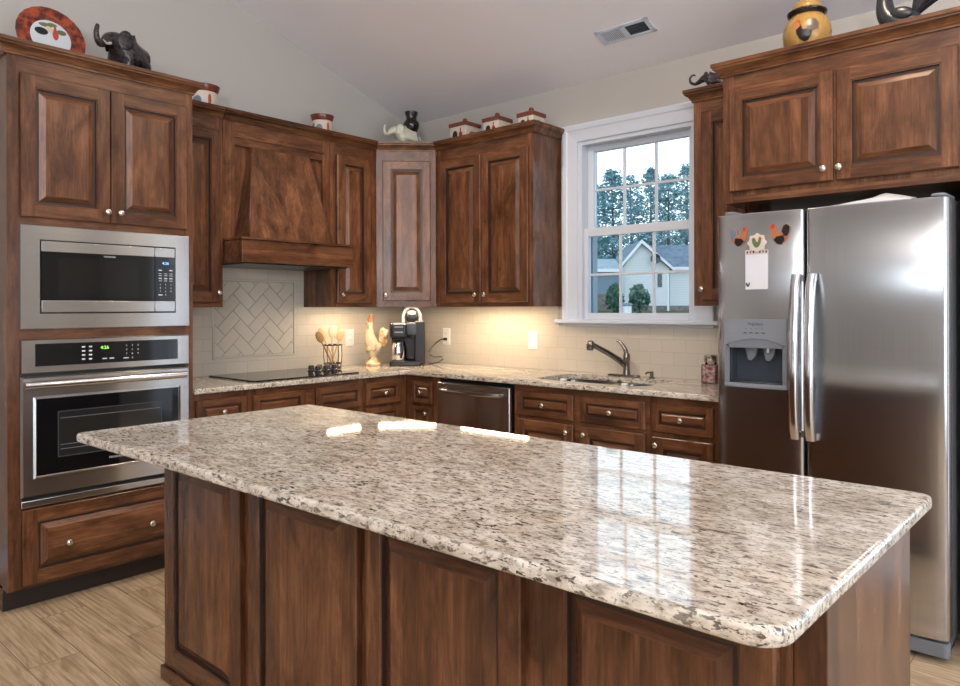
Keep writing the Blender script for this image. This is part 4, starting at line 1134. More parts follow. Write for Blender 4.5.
mb = MB(); mb.lathe([(.007, 0), (.004, .014), (0, .022)], rl(-.044, .030, .305), 10, 0, 'x'); mb.build('beak', M['gold'], rf)
mb = MB()
for a in (-.03, .012): mb.ball(rl(a, .038, .13), (.020, .010, .034), 0, 12, (0, .4, PI / 4))
mb.build('wing', M['creamgold'], rf, smooth=80)

# coffee maker, turned to face the room
cm = thing('coffee_maker', 'black coffee maker with glass carafe and raised silver pod lid', 'coffee maker', (.325, -.325, .9142), PI / 4, local=True)
Z = .9142
mb = MB(); mb.prism(rounded([(-.128, -.125), (.105, -.125), (.105, .09), (-.128, .09)], .02, 5), Z, Z + .034, 'xy', 0, .006, 2); mb.build('base', M['black'], cm)
mb = MB(); mb.box(-.120, .085, .015, .088, Z + .034, Z + .30, 0, .012, 3); mb.box(.052, .128, -.110, .09, Z + .008, Z + .325, 0, .012, 3); mb.build('body', M['black'], cm)
mb = MB(); mb.prism(rounded([(-.128, -.115), (.006, -.115), (.006, .088), (-.128, .088)], .03, 5), Z + .205, Z + .315, 'xy', 0, .014, 3)
hd_ = mb.build('brew_head', M['black'], cm)
mb = MB(); mb.prism(rounded([(-.124, -.118), (.004, -.118), (.004, .06), (-.124, .06)], .03, 5), Z + .297, Z + .308, 'xy', 0, .003, 2); mb.build('chrome_band', M['chrome'], hd_)
mb = MB(); mb.box(-.090, -.030, -.119, -.114, Z + .278, Z + .288); mb.box(-.090, -.030, -.119, -.114, Z + .240, Z + .250); mb.build('badge_strip', M['lgrey'], hd_)
mb = MB(); mb.prism(rounded([(-.005, -.128), (.068, -.128), (.068, .05), (-.005, .05)], .028, 5), Z + .225, Z + .315, 'xy', 0, .012, 3); pod = mb.build('pod_holder', M['dgrey'], cm)
mb = MB(); mb.lathe([(.030, Z + .205), (.034, Z + .232)], (.032, -.085, 0), 18); mb.build('pod_spout', M['black'], pod)
mb = MB()
arcp = [(.032 + .062 * math.cos(PI * k / 14), -.030 - .01 * math.sin(PI * k / 14), Z + .345 + .085 * math.sin(PI * k / 14)) for k in range(15)]
mb.tube([(.094, -.04, Z + .305)] + arcp + [(-.030, -.04, Z + .305)], .013, 10); lid = mb.build('raised_lid', M['lgrey'], cm)
mb = MB(); mb.ball((.032, -.028, Z + .355), (.046, .022, .050), 0, 16); mb.build('lid_inner', M['black'], lid, smooth=60)
mb = MB(); mb.ball((.032, -.050, Z + .385), (.032, .012, .016), 0, 14); mb.build('lid_tab', M['plate_white'], lid, smooth=60)
cf = thing('carafe', 'glass coffee carafe with steel band standing in the coffee maker', 'carafe', (.325 + .5 * .0 + (-.062 * ca + .055 * sa), -.325 + (-.062 * sa - .055 * ca), Z + .0345), PI / 4, local=True)
mb = MB(); mb.lathe([(.050, Z + .0345), (.057, Z + .045), (.059, Z + .10), (.052, Z + .145), (.044, Z + .160), (.044, Z + .168), (.041, Z + .168), (.049, Z + .143), (.055, Z + .10), (.053, Z + .048), (0, Z + .044)], (0, 0, 0), 24); mb.build('jug', M['chrome'], cf)
mb = MB(); mb.lathe([(.046, Z + .1685), (.048, Z + .180), (.036, Z + .190), (0, Z + .192)], (0, 0, 0), 24); mb.build('lid', M['black'], cf)
mb = MB(); mb.tube([(.012, -.044, Z + .158), (.026, -.088, Z + .165), (.030, -.094, Z + .11), (.018, -.058, Z + .062)], [.009, .010, .010, .008], 10); mb.build('handle', M['black'], cf)

# outlets
def outlet(label, p, wall):
    r_ = thing('wall_outlet', label, 'outlet', (p[0], p[1], p[2] - .0635), R90 if wall == 'left' else 0, local=True)
    z = p[2]
    mb = MB(); mb.rings(-.039, .039, z - .0635, z + .0635, -.006, [(0, -.004), (.005, 0), (.006, 0)], 0, 0, 0, 0); mb.build('cover_plate', M['plate_white'], r_)
    for dz in (-.020, .020):
        mb = MB(); mb.prism([(x + 0, zz + z + dz) for x, zz in rounded([(-.017, -.014), (.017, -.014), (.017, .014), (-.017, .014)], .008, 4)], -.0075, -.0058, 'xz', 0)
        s_ = mb.build('socket', M['plate_white'], r_)
        mb = MB()
        for sx_ in (-.006, .006): mb.box(sx_ - .001, sx_ + .001, -.0079, -.0074, z + dz - .002, z + dz + .007)
        mb.build('slots', M['darkmark'], s_)
    return r_
outlet('white outlet plate on the left wall between utensil holder and rooster', (.0095, -.615, 1.116), 'left')
outlet('white outlet plate with a black plug in it, right of the coffee maker', (.420, -.0095, 1.116), 'back')
outlet('white outlet plate with nothing plugged in, left of the window sill', (1.246, -.0095, 1.110), 'back')
pc = thing('power_cord', 'black power cord from the outlet to the coffee maker', 'cord', (.435, -.05, .9142))
mb = MB(); mb.box(.412, .436, -.046, -.0178, 1.086, 1.108, 0, .006); mb.build('plug', M['black'], pc)
mb = MB(); mb.tube([(.424, -.046, 1.097), (.420, -.075, 1.095), (.412, -.12, 1.070), (.405, -.165, 1.030), (.403, -.185, 1.005)], .0042, 8)
mb.tube([(.425, -.20, .990), (.445, -.17, .968), (.480, -.13, .972), (.492, -.12, .955), (.470, -.14, .932), (.430, -.18, .9190), (.415, -.20, .9190)], .0042, 8)
mb.build('cable', M['black'], pc)

# candy jar
cj = thing('candy_jar', 'glass jar of red and white candy with silver lid beside the fridge', 'jar', (2.560, -.110, .9142))
jx, jy = 2.560, -.110
mb = MB(); mb.prism([(jx + a, jy + b) for a, b in rounded([(-.043, -.043), (.043, -.043), (.043, .043), (-.043, .043)], .016, 5)], .9142, 1.018, 'xy', 0, .006, 2); mb.lathe([(.034, 1.0175), (.031, 1.022), (.031, 1.032)], (jx, jy, 0), 20); mb.build('glass', M['jarglass'], cj)
mb = MB(); mb.prism([(jx + a, jy + b) for a, b in rounded([(-.039, -.039), (.039, -.039), (.039, .039), (-.039, .039)], .014, 5)], .918, 1.012, 'xy', 0, .006, 2)
o = mb.build('candies', M['candy'], cj); o['kind'] = 'stuff'
mb = MB(); mb.lathe([(.036, 1.0325), (.038, 1.036), (.038, 1.066), (.034, 1.070), (0, 1.070)], (jx, jy, 0), 24); mb.build('lid', M['nickel'], cj)

# under cabinet lamps
def lamp_bar(label, p0, p1, z, power):
    p0, p1 = Vector(p0), Vector(p1); d = (p1 - p0); L_ = d.length; ang = math.atan2(d.y, d.x)
    r_ = thing('under_cabinet_light', label, 'lamp', (p0.x, p0.y, z - .020), ang, local=True)
    mb = MB(); mb.box(0, L_, -.024, .024, z - .012, z - .0008, 0, .002); mb.build('housing', M['plate_white'], r_)
    mb = MB(); mb.box(.012, L_ - .012, -.018, .018, z - .018, z - .0122, 0, .001); mb.build('lens', M['striplight'], r_)
    l = area('under_cabinet_glow', ((p0 + p1) / 2).to_3d() + Vector((0, 0, z - .022)), (0, 0, -1), max(.05, L_ - .03), .03, power, WARM)
    l.rotation_euler = (0, 0, ang); l.parent = r_; l.matrix_parent_inverse = Matrix()
    l.location = (L_ / 2, 0, -.004); l.rotation_euler = (0, 0, 0)
lamp_bar('slim lamp under the narrow wall cabinet right of the range hood', (.20, -.965), (.20, -.66), UZ + .022, 1.8)
lamp_bar('slim lamp under the diagonal corner wall cabinet', (.25, -.56), (.56, -.25), UZ + .022, 3.0)
lamp_bar('slim lamp under the two door wall cabinet left of the window', (.74, -.20), (1.36, -.20), UZ + .022, 4.4)

# ------------------------------------------------------------------ ornaments on top of the cabinets
TOPZ = 2.505
# decorated plate leaning back on the tower
pl = thing('decorative_plate', 'red brown rimmed plate with a painted still life standing on the oven tower', 'plate', (.36, -2.705, 2.5055), R90, local=True)
pm = Matrix.Translation((0, -.330, 2.5055 + .150)) @ Matrix.Rotation(math.radians(-12), 4, 'X') @ Matrix.Rotation(PI / 2, 4, 'X')
pm = Matrix.Translation((0, 0, 2.5055 + .1500)) @ Matrix.Rotation(math.radians(-12), 4, 'X') @ Matrix.Rotation(PI / 2, 4, 'X')
def plated(mb): bmesh.ops.transform(mb.bm, matrix=pm, verts=list(mb.bm.verts)); return mb
mb = MB(); mb.lathe([(.0, -.010), (.082, -.010), (.150, .006), (.1545, .010), (.148, .012), (.090, .000), (.089, -.003)], (0, 0, 0), 24); plated(mb).build('rim', M['redrim'], pl)
mb = MB(); mb.lathe([(.0, -.002), (.088, -.002), (.090, .001), (0, .001)], (0, 0, 0), 32); wl = plated(mb).build('well', simple('pale_blue_white_glaze', (.55, .60, .63), .2), pl)
for nm, mt, blobs in (('painted_pot', 'black', [(-.040, .025, .030, .020)]), ('painted_bottle', 'red', [(.022, .022, .014, .030), (.022, .055, .006, .012)]), ('painted_leaves', 'green', [(-.02, .062, .030, .012), (.010, .070, .022, .010), (.05, .04, .022, .014)]), ('painted_flowers', 'cream', [(0, .04, .016, .014), (-.01, .052, .012, .012)])):
    mb = MB()
    for a, b, ra, rb in blobs: mb.ball((a, b, .001), (ra, rb, .0012), 0, 12)
    plated(mb).build(nm, M[mt], wl)
# elephants grown from a skeleton; u = towards the head, v = across, z up, all in units of body length
def elephant(name, label, loc, rot, s, mat, tusk=None, trunk='up'):
    r_ = thing(name, label, 'figurine', loc, rot, local=True)
    z0 = loc[2]
    def P(u, v, z): return (u * s, v * s, z0 + z * s)
    tr = {'up': [(.62, 0, .50), (.72, 0, .40), (.80, 0, .46), (.82, 0, .60), (.78, 0, .74)], 'curl': [(.64, 0, .50), (.80, 0, .42), (.98, 0, .52), (1.0, 0, .70), (.88, 0, .80), (.78, 0, .74)]}[trunk]
    V = [P(0, 0, .46), P(.22, 0, .50), P(.42, 0, .60), P(.54, 0, .56)] + [P(*t) for t in tr] + [P(-.26, 0, .44), P(-.40, 0, .36)]
    nt_ = len(tr); E_ = [(0, 1), (1, 2), (2, 3)] + [(3 + k, 4 + k) for k in range(nt_)] + [(0, 4 + nt_), (4 + nt_, 5 + nt_)]
    R_ = [.24, .22, .17, .13] + [.085, .066, .054, .044, .036, .034][:len(tr)] + [.20, .10]
    for u in (.20, -.22):
        for v in (.13, -.13):
            n = len(V); V += [P(u, v, .28), P(u + .02, v, .10), P(u + .02, v, .03)]; E_ += [(1 if u > 0 else 4 + nt_, n), (n, n + 1), (n + 1, n + 2)]; R_ += [.11, .085, .09]
    mb = MB(); add_mesh(mb, skinmesh(V, E_, [q * s for q in R_]), 0)
    mz = min(v.co.z for v in mb.bm.verts)
    body = None
    bmesh.ops.translate(mb.bm, verts=list(mb.bm.verts), vec=(0, 0, z0 - mz))
    body = mb.build('body', mat, r_, smooth=80)
    for v in (1, -1):
        mb = MB(); mb.ball(P(.36, v * .19, .56), (.13 * s, .028 * s, .17 * s), 0, 14, (0, -.2, v * -.5)); mb.build('ear', mat, r_, smooth=80)
        mb = MB(); mb.tube([P(.58, v * .075, .44), P(.68, v * .085, .40), P(.76, v * .085, .44)], [.026 * s, .020 * s, .006 * s], 8); mb.build('tusk', tusk or M['crock'], r_, smooth=60)
    mb = MB(); mb.tube([P(-.44, 0, .46), P(-.50, 0, .34), P(-.50, 0, .20)], [.03 * s, .022 * s, .028 * s], 8); mb.build('tail', mat, r_, smooth=60)
    return r_
elephant('elephant_figurine', 'large carved black elephant with raised trunk on the oven tower', (.465, -2.370, 2.5055), -R90 + .50, .290, M['elephant'], trunk='up')
elephant('elephant_figurine', 'small dark elephant with curled trunk on the narrow cabinet left of the fridge cabinet', (2.665, -.265, 2.4765), PI + .12, .145, M['elephant'], M['elephant'], trunk='curl')
ev = elephant('elephant_vase', 'pale green elephant carrying a black urn on the corner cabinet', (.335, -.335, 2.5055), PI + 1.30, .225, M['ivory'], trunk='up')
mb = MB(); mb.lathe([(.026, 2.620), (.044, 2.640), (.058, 2.676), (.058, 2.700), (.040, 2.722), (.037, 2.736), (.048, 2.772), (.048, 2.782), (.036, 2.782), (.030, 2.74), (0, 2.735)], (-.035, .0, 0), 24); mb.build('urn', M['blackgloss'], ev, smooth=60)
# painted crocks on the left run
def crock(label, x, y, r, h, z=TOPZ + .0005):
    o_ = thing('ceramic_crock', label, 'jar', (x, y, z))
    mb = MB(); mb.lathe([(r * .80, z), (r * .97, z + h * .10), (r, z + h * .35), (r * .92, z + h * .66), (r * .88, z + h * .72)], (x, y, 0), 28); mb.build('body', M['crock'], o_, smooth=60)
    mb = MB(); mb.lathe([(r * .885, z + h * .72), (r * .95, z + h * .80), (r * 1.04, z + h * .97), (r * 1.04, z + h), (r * .94, z + h), (r * .86, z + h * .80), (0, z + h * .76)], (x, y, 0), 28); mb.build('rim', M['rust'], o_, smooth=60)
    # painted motif facing the room
    for nm, mt, aa, hz, wx, hh in (('painted_arch', 'bluegrey', -.35, .30, .30, .24), ('painted_bottle', 'red', .45, .36, .12, .30), ('painted_leaf', 'green', -.95, .45, .16, .16)):
        mb = MB(); a = aa - .55; rr = r * .99
        mb.ball((x + rr * math.cos(a), y + rr * math.sin(a), z + h * hz), (.003, r * wx, h * hh * .8), 0, 12, (0, 0, a)); mb.build(nm, M[mt], o_)
    return o_
crock('white crock with rust brown rim right behind the oven tower', .190, -1.835, .088, .145)
crock('white crock with rust red rim standing above the range hood', .190, -.985, .076, .140)
# house shaped canisters
def canister(label, x0_, y0_, s, h):
    z = TOPZ + .0005
    o_ = thing('canister', label, 'canister', (x0_ + s / 2, y0_ + s / 2, z), group=None)
    mb = MB(); mb.box(x0_, x0_ + s, y0_, y0_ + s, z, z + h, 0, .004); mb.build('body', M['crock'], o_)
    e = .007; mb = MB(); bm = mb.bm; c = (x0_ + s / 2, y0_ + s / 2)
    q = [(x0_ - e, y0_ - e), (x0_ + s + e, y0_ - e), (x0_ + s + e, y0_ + s + e), (x0_ - e, y0_ + s + e)]
    a = [bm.verts.new((*p, z + h + .0005)) for p in q]; b = [bm.verts.new((*p, z + h + .024)) for p in q]
    c2 = [bm.verts.new((c[0] + (p[0] - c[0]) * .22, c[1] + (p[1] - c[1]) * .22, z + h + .047)) for p in q]
    for A_, B_ in ((a, b), (b, c2)):
        for k in range(4): bm.faces.new((A_[k], A_[(k + 1) % 4], B_[(k + 1) % 4], B_[k]))
    bm.faces.new(list(reversed(a))); bm.faces.new(c2)
    ld = mb.build('lid', M['rust'], o_)
    mb = MB(); mb.ball((c[0], c[1], z + h + .055), (.017, .017, .014), 0, 14); mb.build('lid_knob', M['rust'], ld, smooth=60)
    mb = MB(); mb.ball((x0_ + s * .32, y0_ - .0005, z + h * .42), (s * .16, .0015, h * .30), 0, 14); mb.build('painted_bowl', M['black'], o_)
    mb = MB(); mb.prism([(x0_ + s * p, z + h * q_) for p, q_ in ((.56, .12), (.80, .12), (.78, .5), (.70, .62), (.70, .86), (.64, .86), (.64, .62), (.58, .5))], y0_ - .002, y0_ + .0, 'xz'); mb.build('painted_bottle', M['redrim'], o_)
    mb = MB(); mb.ball((x0_ + s + .0005, y0_ + s * .5, z + h * .45), (.0015, s * .26, h * .20), 0, 14); mb.build('painted_leaf', M['green'], o_)
canister('largest of the three house shaped canisters, left above the wall cabinet', .712, -.270, .150, .105)
canister('middle of the three house shaped canisters on the wall cabinet', 1.020, -.265, .136, .090)
canister('smallest of the three house shaped canisters, nearest the window', 1.318, -.260, .124, .072)
# cookie jar and rooster on the fridge cabinet
z = 2.4815
jar = thing('cookie_jar', 'mustard yellow cookie jar with black collar and a painted rooster above the fridge', 'jar', (3.190, -.500, z))
mb = MB(); mb.lathe([(.070, z), (.078, z + .01), (.100, z + .055), (.104, z + .095), (.096, z + .135), (.074, z + .166), (.066, z + .176), (0, z + .176)], (3.19, -.5, 0), 32); mb.build('body', M['yellow'], jar, smooth=60)
mb = MB(); mb.lathe([(.070, z + .1765), (.083, z + .182), (.085, z + .192), (.074, z + .200)], (3.19, -.5, 0), 32); cl = mb.build('collar', M['blackgloss'], jar, smooth=60)
mb = MB(); mb.lathe([(.064, z + .2005), (.066, z + .212), (.052, z + .236), (.028, z + .247), (0, z + .249)], (3.19, -.5, 0), 32); jl = mb.build('lid', M['yellow'], jar, smooth=60)
mb = MB(); mb.lathe([(.020, z + .2475), (.018, z + .262), (.022, z + .278), (.014, z + .290), (0, z + .292)], (3.19, -.5, 0), 20); mb.build('lid_knob', M['blackgloss'], jl, smooth=60)
JPROF = [(.070, 0), (.078, .01), (.100, .055), (.104, .095), (.096, .135), (.074, .166)]
def jr(h):
    for (r0, h0), (r1, h1) in zip(JPROF, JPROF[1:]):
        if h <= h1: return r0 + (r1 - r0) * (h - h0) / (h1 - h0)
    return JPROF[-1][0]
def glazed(name, poly, mat, lift):
    # a painted shape wrapped round the belly of the jar
    t = bmesh.new(); f = t.faces.new([t.verts.new((a * .100, 0, b * .100)) for a, b in poly])
    bmesh.ops.triangulate(t, faces=list(t.faces))
    for q in range(-7, 8):
        bmesh.ops.bisect_plane(t, geom=list(t.verts) + list(t.edges) + list(t.faces), plane_co=(q * .007, 0, 0), plane_no=(1, 0, 0))
        bmesh.ops.bisect_plane(t, geom=list(t.verts) + list(t.edges) + list(t.faces), plane_co=(0, 0, q * .007), plane_no=(0, 0, 1))
    for v in t.verts:
        h = .082 + v.co.z; r_ = jr(h) + lift; a = -1.36 + v.co.x / .104
        v.co = Vector((3.19 + r_ * math.cos(a), -.5 + r_ * math.sin(a), z + h))
    mb = MB(); mb.take(t, 0); return mb.build(name, mat, jar, smooth=80, flatbig=False)
FLP = lambda pts: [(-a, b) for a, b in pts]
glazed('painted_tail', FLP([(-.55, .02), (-.58, .28), (-.46, .48), (-.28, .52), (-.12, .40), (-.06, .16), (-.10, -.02), (-.30, -.08)]), M['tailpaint'], .0012)
glazed('painted_body', FLP([(-.30, -.06), (-.10, .04), (.10, .04), (.16, .22), (.22, .40), (.36, .40), (.40, .20), (.36, -.10), (.24, -.34), (.04, -.48), (-.14, -.44), (-.26, -.26)]), M['black'], .0016)
glazed('painted_hackle', FLP([(.20, .20), (.24, .42), (.36, .46), (.42, .26), (.40, .06), (.32, .10)]), M['tan'], .0021)
glazed('painted_comb', FLP([(.20, .42), (.22, .54), (.28, .50), (.32, .56), (.36, .50), (.42, .48), (.38, .40)]), M['red'], .0021)
rb = thing('rooster_figurine', 'large blue black rooster figurine above the fridge', 'figurine', (3.590, -.550, z))
def rp(a, b, h): return (3.590 + a, -.550 + b, z + h)
mb = MB(); add_mesh(mb, skinmesh([rp(-.01, 0, .058), rp(-.052, 0, .068), rp(-.072, 0, .105), rp(-.076, 0, .150), rp(-.074, 0, .195), rp(-.080, 0, .245), rp(.03, 0, .058), rp(.060, 0, .068), rp(-.01, 0, .028)], [(0, 1), (1, 2), (2, 3), (3, 4), (4, 5), (0, 6), (6, 7), (0, 8)], [.046, .050, .042, .034, .029, .028, .040, .032, .036]), 0)
mz = min(v.co.z for v in mb.bm.verts); bmesh.ops.translate(mb.bm, verts=list(mb.bm.verts), vec=(0, 0, z - mz + .0005)); mb.build('body', M['roosterblack'], rb, smooth=80)
mb = MB()
for k, (reach, top, w_) in enumerate(((.118, .128, .020), (.104, .142, .020), (.088, .150, .019), (.125, .105, .017))):
    pts = []
    for q in range(9):
        t = q / 8; pts.append(rp(.035 + (reach - .035) * t, (k - 1.5) * .006, .055 + (top - .055) * math.sin(PI * .62 * t) / math.sin(PI * .5)))
    mb.tube(pts, [w_ * (.75 + .6 * math.sin(PI * q / 8)) if q < 8 else .004 for q in range(9)], 10)
mb.build('tail', M['roosterblack'], rb, smooth=80)
mb = MB()
for k in range(4): mb.ball(rp(-.098 + k * .013, 0, .274 + .006 * math.sin(k)), (.012, .007, .018), 0, 10)
mb.build('comb', M['red'], rb, smooth=80)
mb = MB(); mb.ball(rp(-.104, 0, .222), (.010, .007, .018), 0, 10); mb.build('wattle', M['red'], rb, smooth=80)
mb = MB(); mb.lathe([(0, -.03), (.009, 0)], rp(-.100, 0, .246), 10, 0, 'x'); mb.build('beak', M['gold'], rb)
for v in (1, -1):
    mb = MB(); mb.ball(rp(-.005, v * .038, .058), (.044, .012, .026), 0, 14, (0, .2, 0)); mb.build('wing', M['roosterblack'], rb, smooth=80)

# ceiling register
vx0, vx1, vy0, vy1 = 1.985, 2.325, -.392, -.272
cv = thing('ceiling_vent', 'white rectangular air register in the sloped ceiling', 'vent', ((vx0 + vx1) / 2, (vy0 + vy1) / 2, zc((vy0 + vy1) / 2)), local=False)
BASE[cv.name] = Vector((0, 0, 0)); cv.rotation_euler = (-math.atan(SL), 0, 0)
hw, hh = (vx1 - vx0) / 2, (vy1 - vy0) / 2 * 1.06
mb = MB(); mb.box(-hw, hw, -hh, -hh + .022, -.008, -.0005, 0, .002); mb.box(-hw, hw, hh - .022, hh, -.008, -.0005, 0, .002); mb.box(-hw, -hw + .03, -hh, hh, -.008, -.0005, 0, .002); mb.box(hw - .03, hw, -hh, hh, -.008, -.0005, 0, .002); mb.box(-.015, .015, -hh, hh, -.008, -.0005, 0)
mb.build('frame', M['white'], cv)
mb = MB(); mb.box(-hw + .02, hw - .02, -hh + .015, hh - .015, -.0025, -.0005); mb.build('backing', M['dgrey'], cv)
for k in range(11):
    x = -hw + .036 + k * .011; mb = MB(); mb.box(x, x + .004, -hh + .022, hh - .022, -.008, -.0025); mb.build('slat', M['white'], cv)
for k in range(3):
    y = -hh + .032 + k * .026; mb = MB(); mb.box(.02, hw - .034, y, y + .006, -.008, -.0025); mb.build('slat', M['dgrey'], cv)

# ------------------------------------------------------------------ outdoors
# a frame looking away from the house: (along, away, height) from the yard's corner
OC = Vector((CAM.x, CAM.y, 0)); OR = Vector((rt0.x, rt0.y, 0)); OF = Vector((fw.x, fw.y, 0))
ORZ = math.atan2(OR.y, OR.x)
def out(l, d, z=0): p = OC + OR * l + OF * d; return (p.x, p.y, z)
def gz_(d): return -.55 if d < 6 else -.55 + 1.55 * min(1, (d - 6) / 44)
mb = MB(); bm = mb.bm; rows = []
for d in (5.6, 14, 24, 34, 44, 54, 70, 110): rows.append([bm.verts.new(out(l, d, gz_(d))) for l in (-70, -30, -8, 5, 12, 20, 35, 90)])
for i in range(len(rows) - 1):
    for j in range(7): bm.faces.new((rows[i][j], rows[i][j + 1], rows[i + 1][j + 1], rows[i + 1][j]))
bmesh.ops.solidify(bm, geom=list(bm.faces), thickness=.2)
struct('ground', mb, M['lawn'], smooth=80)
def outthing(name, label, cat, l, d, z, group=None): return thing(name, label, cat, out(l, d, z), ORZ, group, local=True)
# neighbour house: gabled bay in front of a long roof. local x = along, local y = away
hs = outthing('neighbor_house', 'pale sided house with a front gable and grey blue roof, seen through the window', 'house', 13.6, 60, 1.0)
mb = MB(); mb.prism([(-1.75, 1.45), (2.15, 1.45), (2.15, 4.66), (-.10, 6.70), (-1.55, 4.80), (-1.75, 4.60)], 0, 3.4, 'xz', 0); mb.build('gable_wall', M['siding'], hs)
mb = MB(); mb.box(-1.6, 9.0, 3.2, 9.0, 1.45, 4.72); mb.box(2.9, 9, 2.2, 3.2, 1.45, 4.6, 0); mb.build('wall', M['siding'], hs)
mb = MB(); mb.box(-1.7, 9.0, .05, 9.0, .8, 1.45); mb.build('foundation', M['brick'], hs)
mb = MB(); mb.prism([(1.9, 4.62), (1.9, 4.80), (6.2, 7.05), (10.4, 4.8), (10.4, 4.62)], -.9 + .8, 10.2, 'yz', 0); mb.build('roof', M['shingle'], hs)
mb = MB()
mb.prism([(-.10, 6.95), (2.55, 4.58), (2.55, 4.40), (-.10, 6.72)], -.30, 6.2, 'xz', 0); mb.prism([(-.10, 6.95), (-.10, 6.72), (-2.05, 4.42), (-2.05, 4.62)], -.30, 6.2, 'xz', 0); mb.build('gable_roof', M['shingle'], hs)
mb = MB()
mb.prism([(-.10, 6.98), (2.58, 4.58), (2.58, 4.34), (-.10, 6.66)], -.38, -.29, 'xz', 0); mb.prism([(-.10, 6.98), (-.10, 6.66), (-2.08, 4.34), (-2.08, 4.62)], -.38, -.29, 'xz', 0); mb.box(2.6, 10.2, 1.78, 1.9, 4.55, 4.80)
mb.build('fascia', M['housetrim'], hs)
mb = MB(); mb.box(1.28, 1.66, -.04, .02, 3.0, 4.3); mb.box(1.28, 1.66, -.06, .02, 3.62, 3.68); mb.build('window', M['houseglass'], hs)
mb = MB(); mb.box(2.10, 2.26, -.02, .1, 1.0, 4.6); mb.build('corner_board', M['housetrim'], hs)
mb = MB(); mb.lathe([(0, 0), (.28, .06), (.42, .16), (.40, .17), (.26, .08), (0, .03)], (.95, -.55, 5.35), 20, 0, '-y'); mb.tube([(.95, -.50, 5.35), (.95, -.35, 5.1)], .03, 6); mb.build('satellite_dish', M['houseglass'], hs)
ls = outthing('neighbor_garage', 'low grey blue building with pale roof left of the gabled house', 'building', 7.75, 58, 1.0)
mb = MB(); mb.box(-6, 3.6, .3, 5.5, .9, 4.3); mb.build('wall', M['siding_blue'], ls)
mb = MB(); mb.prism([(0, 4.25), (0, 4.42), (2.9, 5.45), (5.8, 4.42), (5.8, 4.25)], -6.2, 3.75, 'yz', 0); mb.build('roof', M['shingle_pale'], ls)
mb = MB(); mb.box(-6.2, 3.8, -.08, .0, 4.18, 4.44); mb.build('gutter', M['housetrim'], ls)
mb = MB(); mb.box(-6, 3.55, .2, .3, .9, 2.4); mb.build('brick_skirt', M['brick'], ls)
ac = outthing('utility_box', 'small white utility box between the two round shrubs outside', 'utility box', 9.98, 48.6, .95)
mb = MB(); mb.box(-.24, .24, -.3, .3, .9, 1.40); mb.build('cabinet', M['housetrim'], ac)
mb = MB(); mb.box(-.28, .28, -.34, .34, 1.40, 1.62, 0, .05); mb.build('lid', M['siding_blue'], ac)
def blobs(mb, c, r, n, size, flat=1.0, seed=0, shell=.55):
    rnd = random.Random(seed); bm = mb.bm
    for _ in range(n):
        while True:
            p = Vector((rnd.uniform(-1, 1), rnd.uniform(-1, 1), rnd.uniform(-1, 1)))
            if shell < p.length < 1: break
        q = Vector((c[0] + p.x * r[0], c[1] + p.y * r[1], c[2] + p.z * r[2])); s_ = size * rnd.uniform(.6, 1.4)
        vs = [bm.verts.new(q + Vector((rnd.uniform(-1, 1), rnd.uniform(-1, 1), rnd.uniform(-1, 1) * flat)) * s_) for _k in range(4)]
        for a, b, c_ in ((0, 1, 2), (0, 1, 3), (0, 2, 3), (1, 2, 3)): bm.faces.new((vs[a], vs[b], vs[c_]))
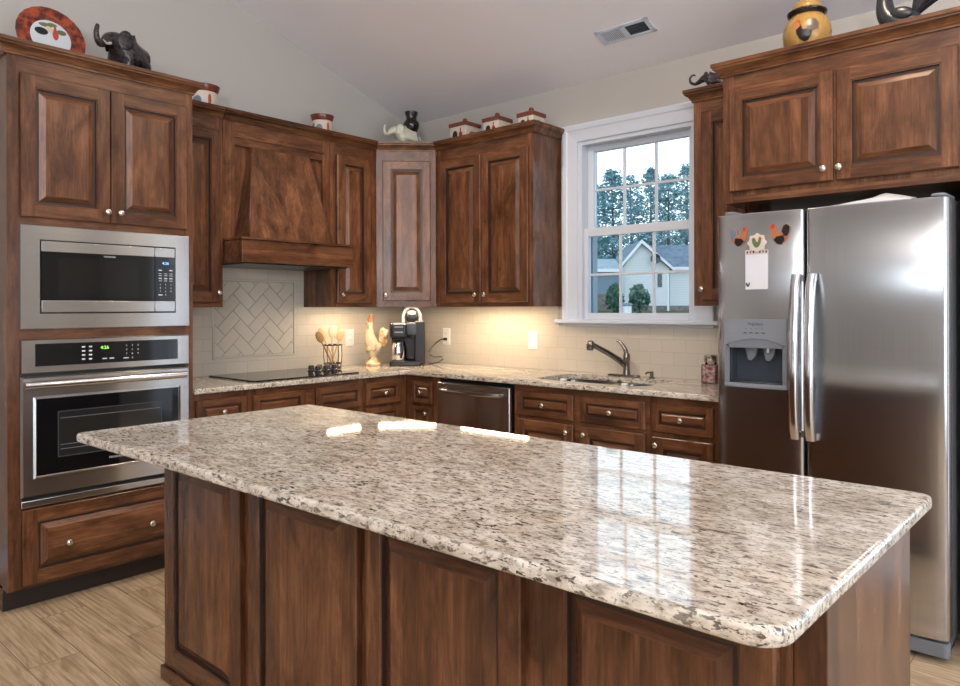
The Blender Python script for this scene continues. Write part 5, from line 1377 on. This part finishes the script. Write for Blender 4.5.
for l, d, r_, h, lb in ((9.42, 50, .58, 1.95, 'dark round shrub left of the white utility box outside'), (11.12, 50, .70, 1.95, 'green round shrub right of the white utility box outside')):
    b_ = outthing('garden_shrub', lb, 'shrub', l, d, .95)
    mb = MB(); [blobs(mb, (r_ * a, r_ * b, .95 + h * c_), (r_ * q, r_ * q, h * q2), 330, .15, 1, int(l * 10) + k, .2) for k, (a, b, c_, q, q2) in enumerate(((0, 0, .36, 1.0, .36), (-.3, .1, .60, .62, .36), (.32, -.1, .52, .66, .34), (.05, .1, .74, .42, .28)))]; mb.build('foliage', M['bush'], b_, recalc=False)
    mb = MB(); mb.tube([(0, 0, .93), (0, 0, 1.6)], .06, 6); mb.build('stem', M['bark'], b_)
rt_ = random.Random(3)
def pine(l, d, h, cr, label, dark, n, clear=.30, group=None):
    t = outthing('pine_tree', label, 'tree', l, d, gz_(d), group)
    g0 = gz_(d)
    lean = rt_.uniform(-.3, .3)
    mb = MB(); mb.tube([(0, 0, g0), (lean * .4, 0, g0 + h * .5), (lean, 0, g0 + h * .96)], [.26, .18, .05], 7)
    for k in range(16):
        zz = g0 + h * (clear + (1 - clear) * k / 16); a = rt_.uniform(0, 2 * PI); L_ = cr * (1 - .6 * k / 16)
        mb.tube([(lean * .6, 0, zz), (lean * .6 + L_ * .9 * math.cos(a), L_ * .9 * math.sin(a), zz + .5)], [.07, .02], 5)
    mb.build('trunk', M['bark'], t)
    mb = MB()
    for k in range(n):
        f = rt_.random(); zz = g0 + h * (clear + (1.0 - clear) * f); rad = cr * (math.sin(PI * (.18 + .80 * f)) ** .7)
        a = rt_.uniform(0, 2 * PI); rr = rad * math.sqrt(rt_.random())
        s_ = rt_.uniform(.5, 1.0) * cr * .16 + .12
        blobs(mb, (lean * f + rr * math.cos(a), rr * math.sin(a), zz), (s_ * 1.25, s_ * 1.25, s_ * .7), 9, .23, .6, rt_.randint(0, 99999), .0)
    mb.build('crown', M['leaf_dark' if dark else 'leaf'], t, recalc=False)
FRONT = [(.163, 186), (.188, 171), (.213, 177), (.238, 169), (.263, 175), (.288, 165), (.313, 170), (.338, 163)]
for k, (q, v) in enumerate(FRONT):                       # three staggered rows
    d = (86, 79, 93)[k % 3]
    pine(q * d, d, 1.3365 + (307 - v) / 716 * d - gz_(d), 2.7, 'tall open pine tree beyond the neighbouring houses', False, 400, .12, 'tall pines beyond the houses')
for k in range(8): pine(9.5 + k * 3.4, 104 + (k % 2) * 7, 10.5 + (k * 7 % 4) * .6, 2.7, 'low dense dark pine in the tree line behind the tall pines', True, 230, .03, 'dark tree line')
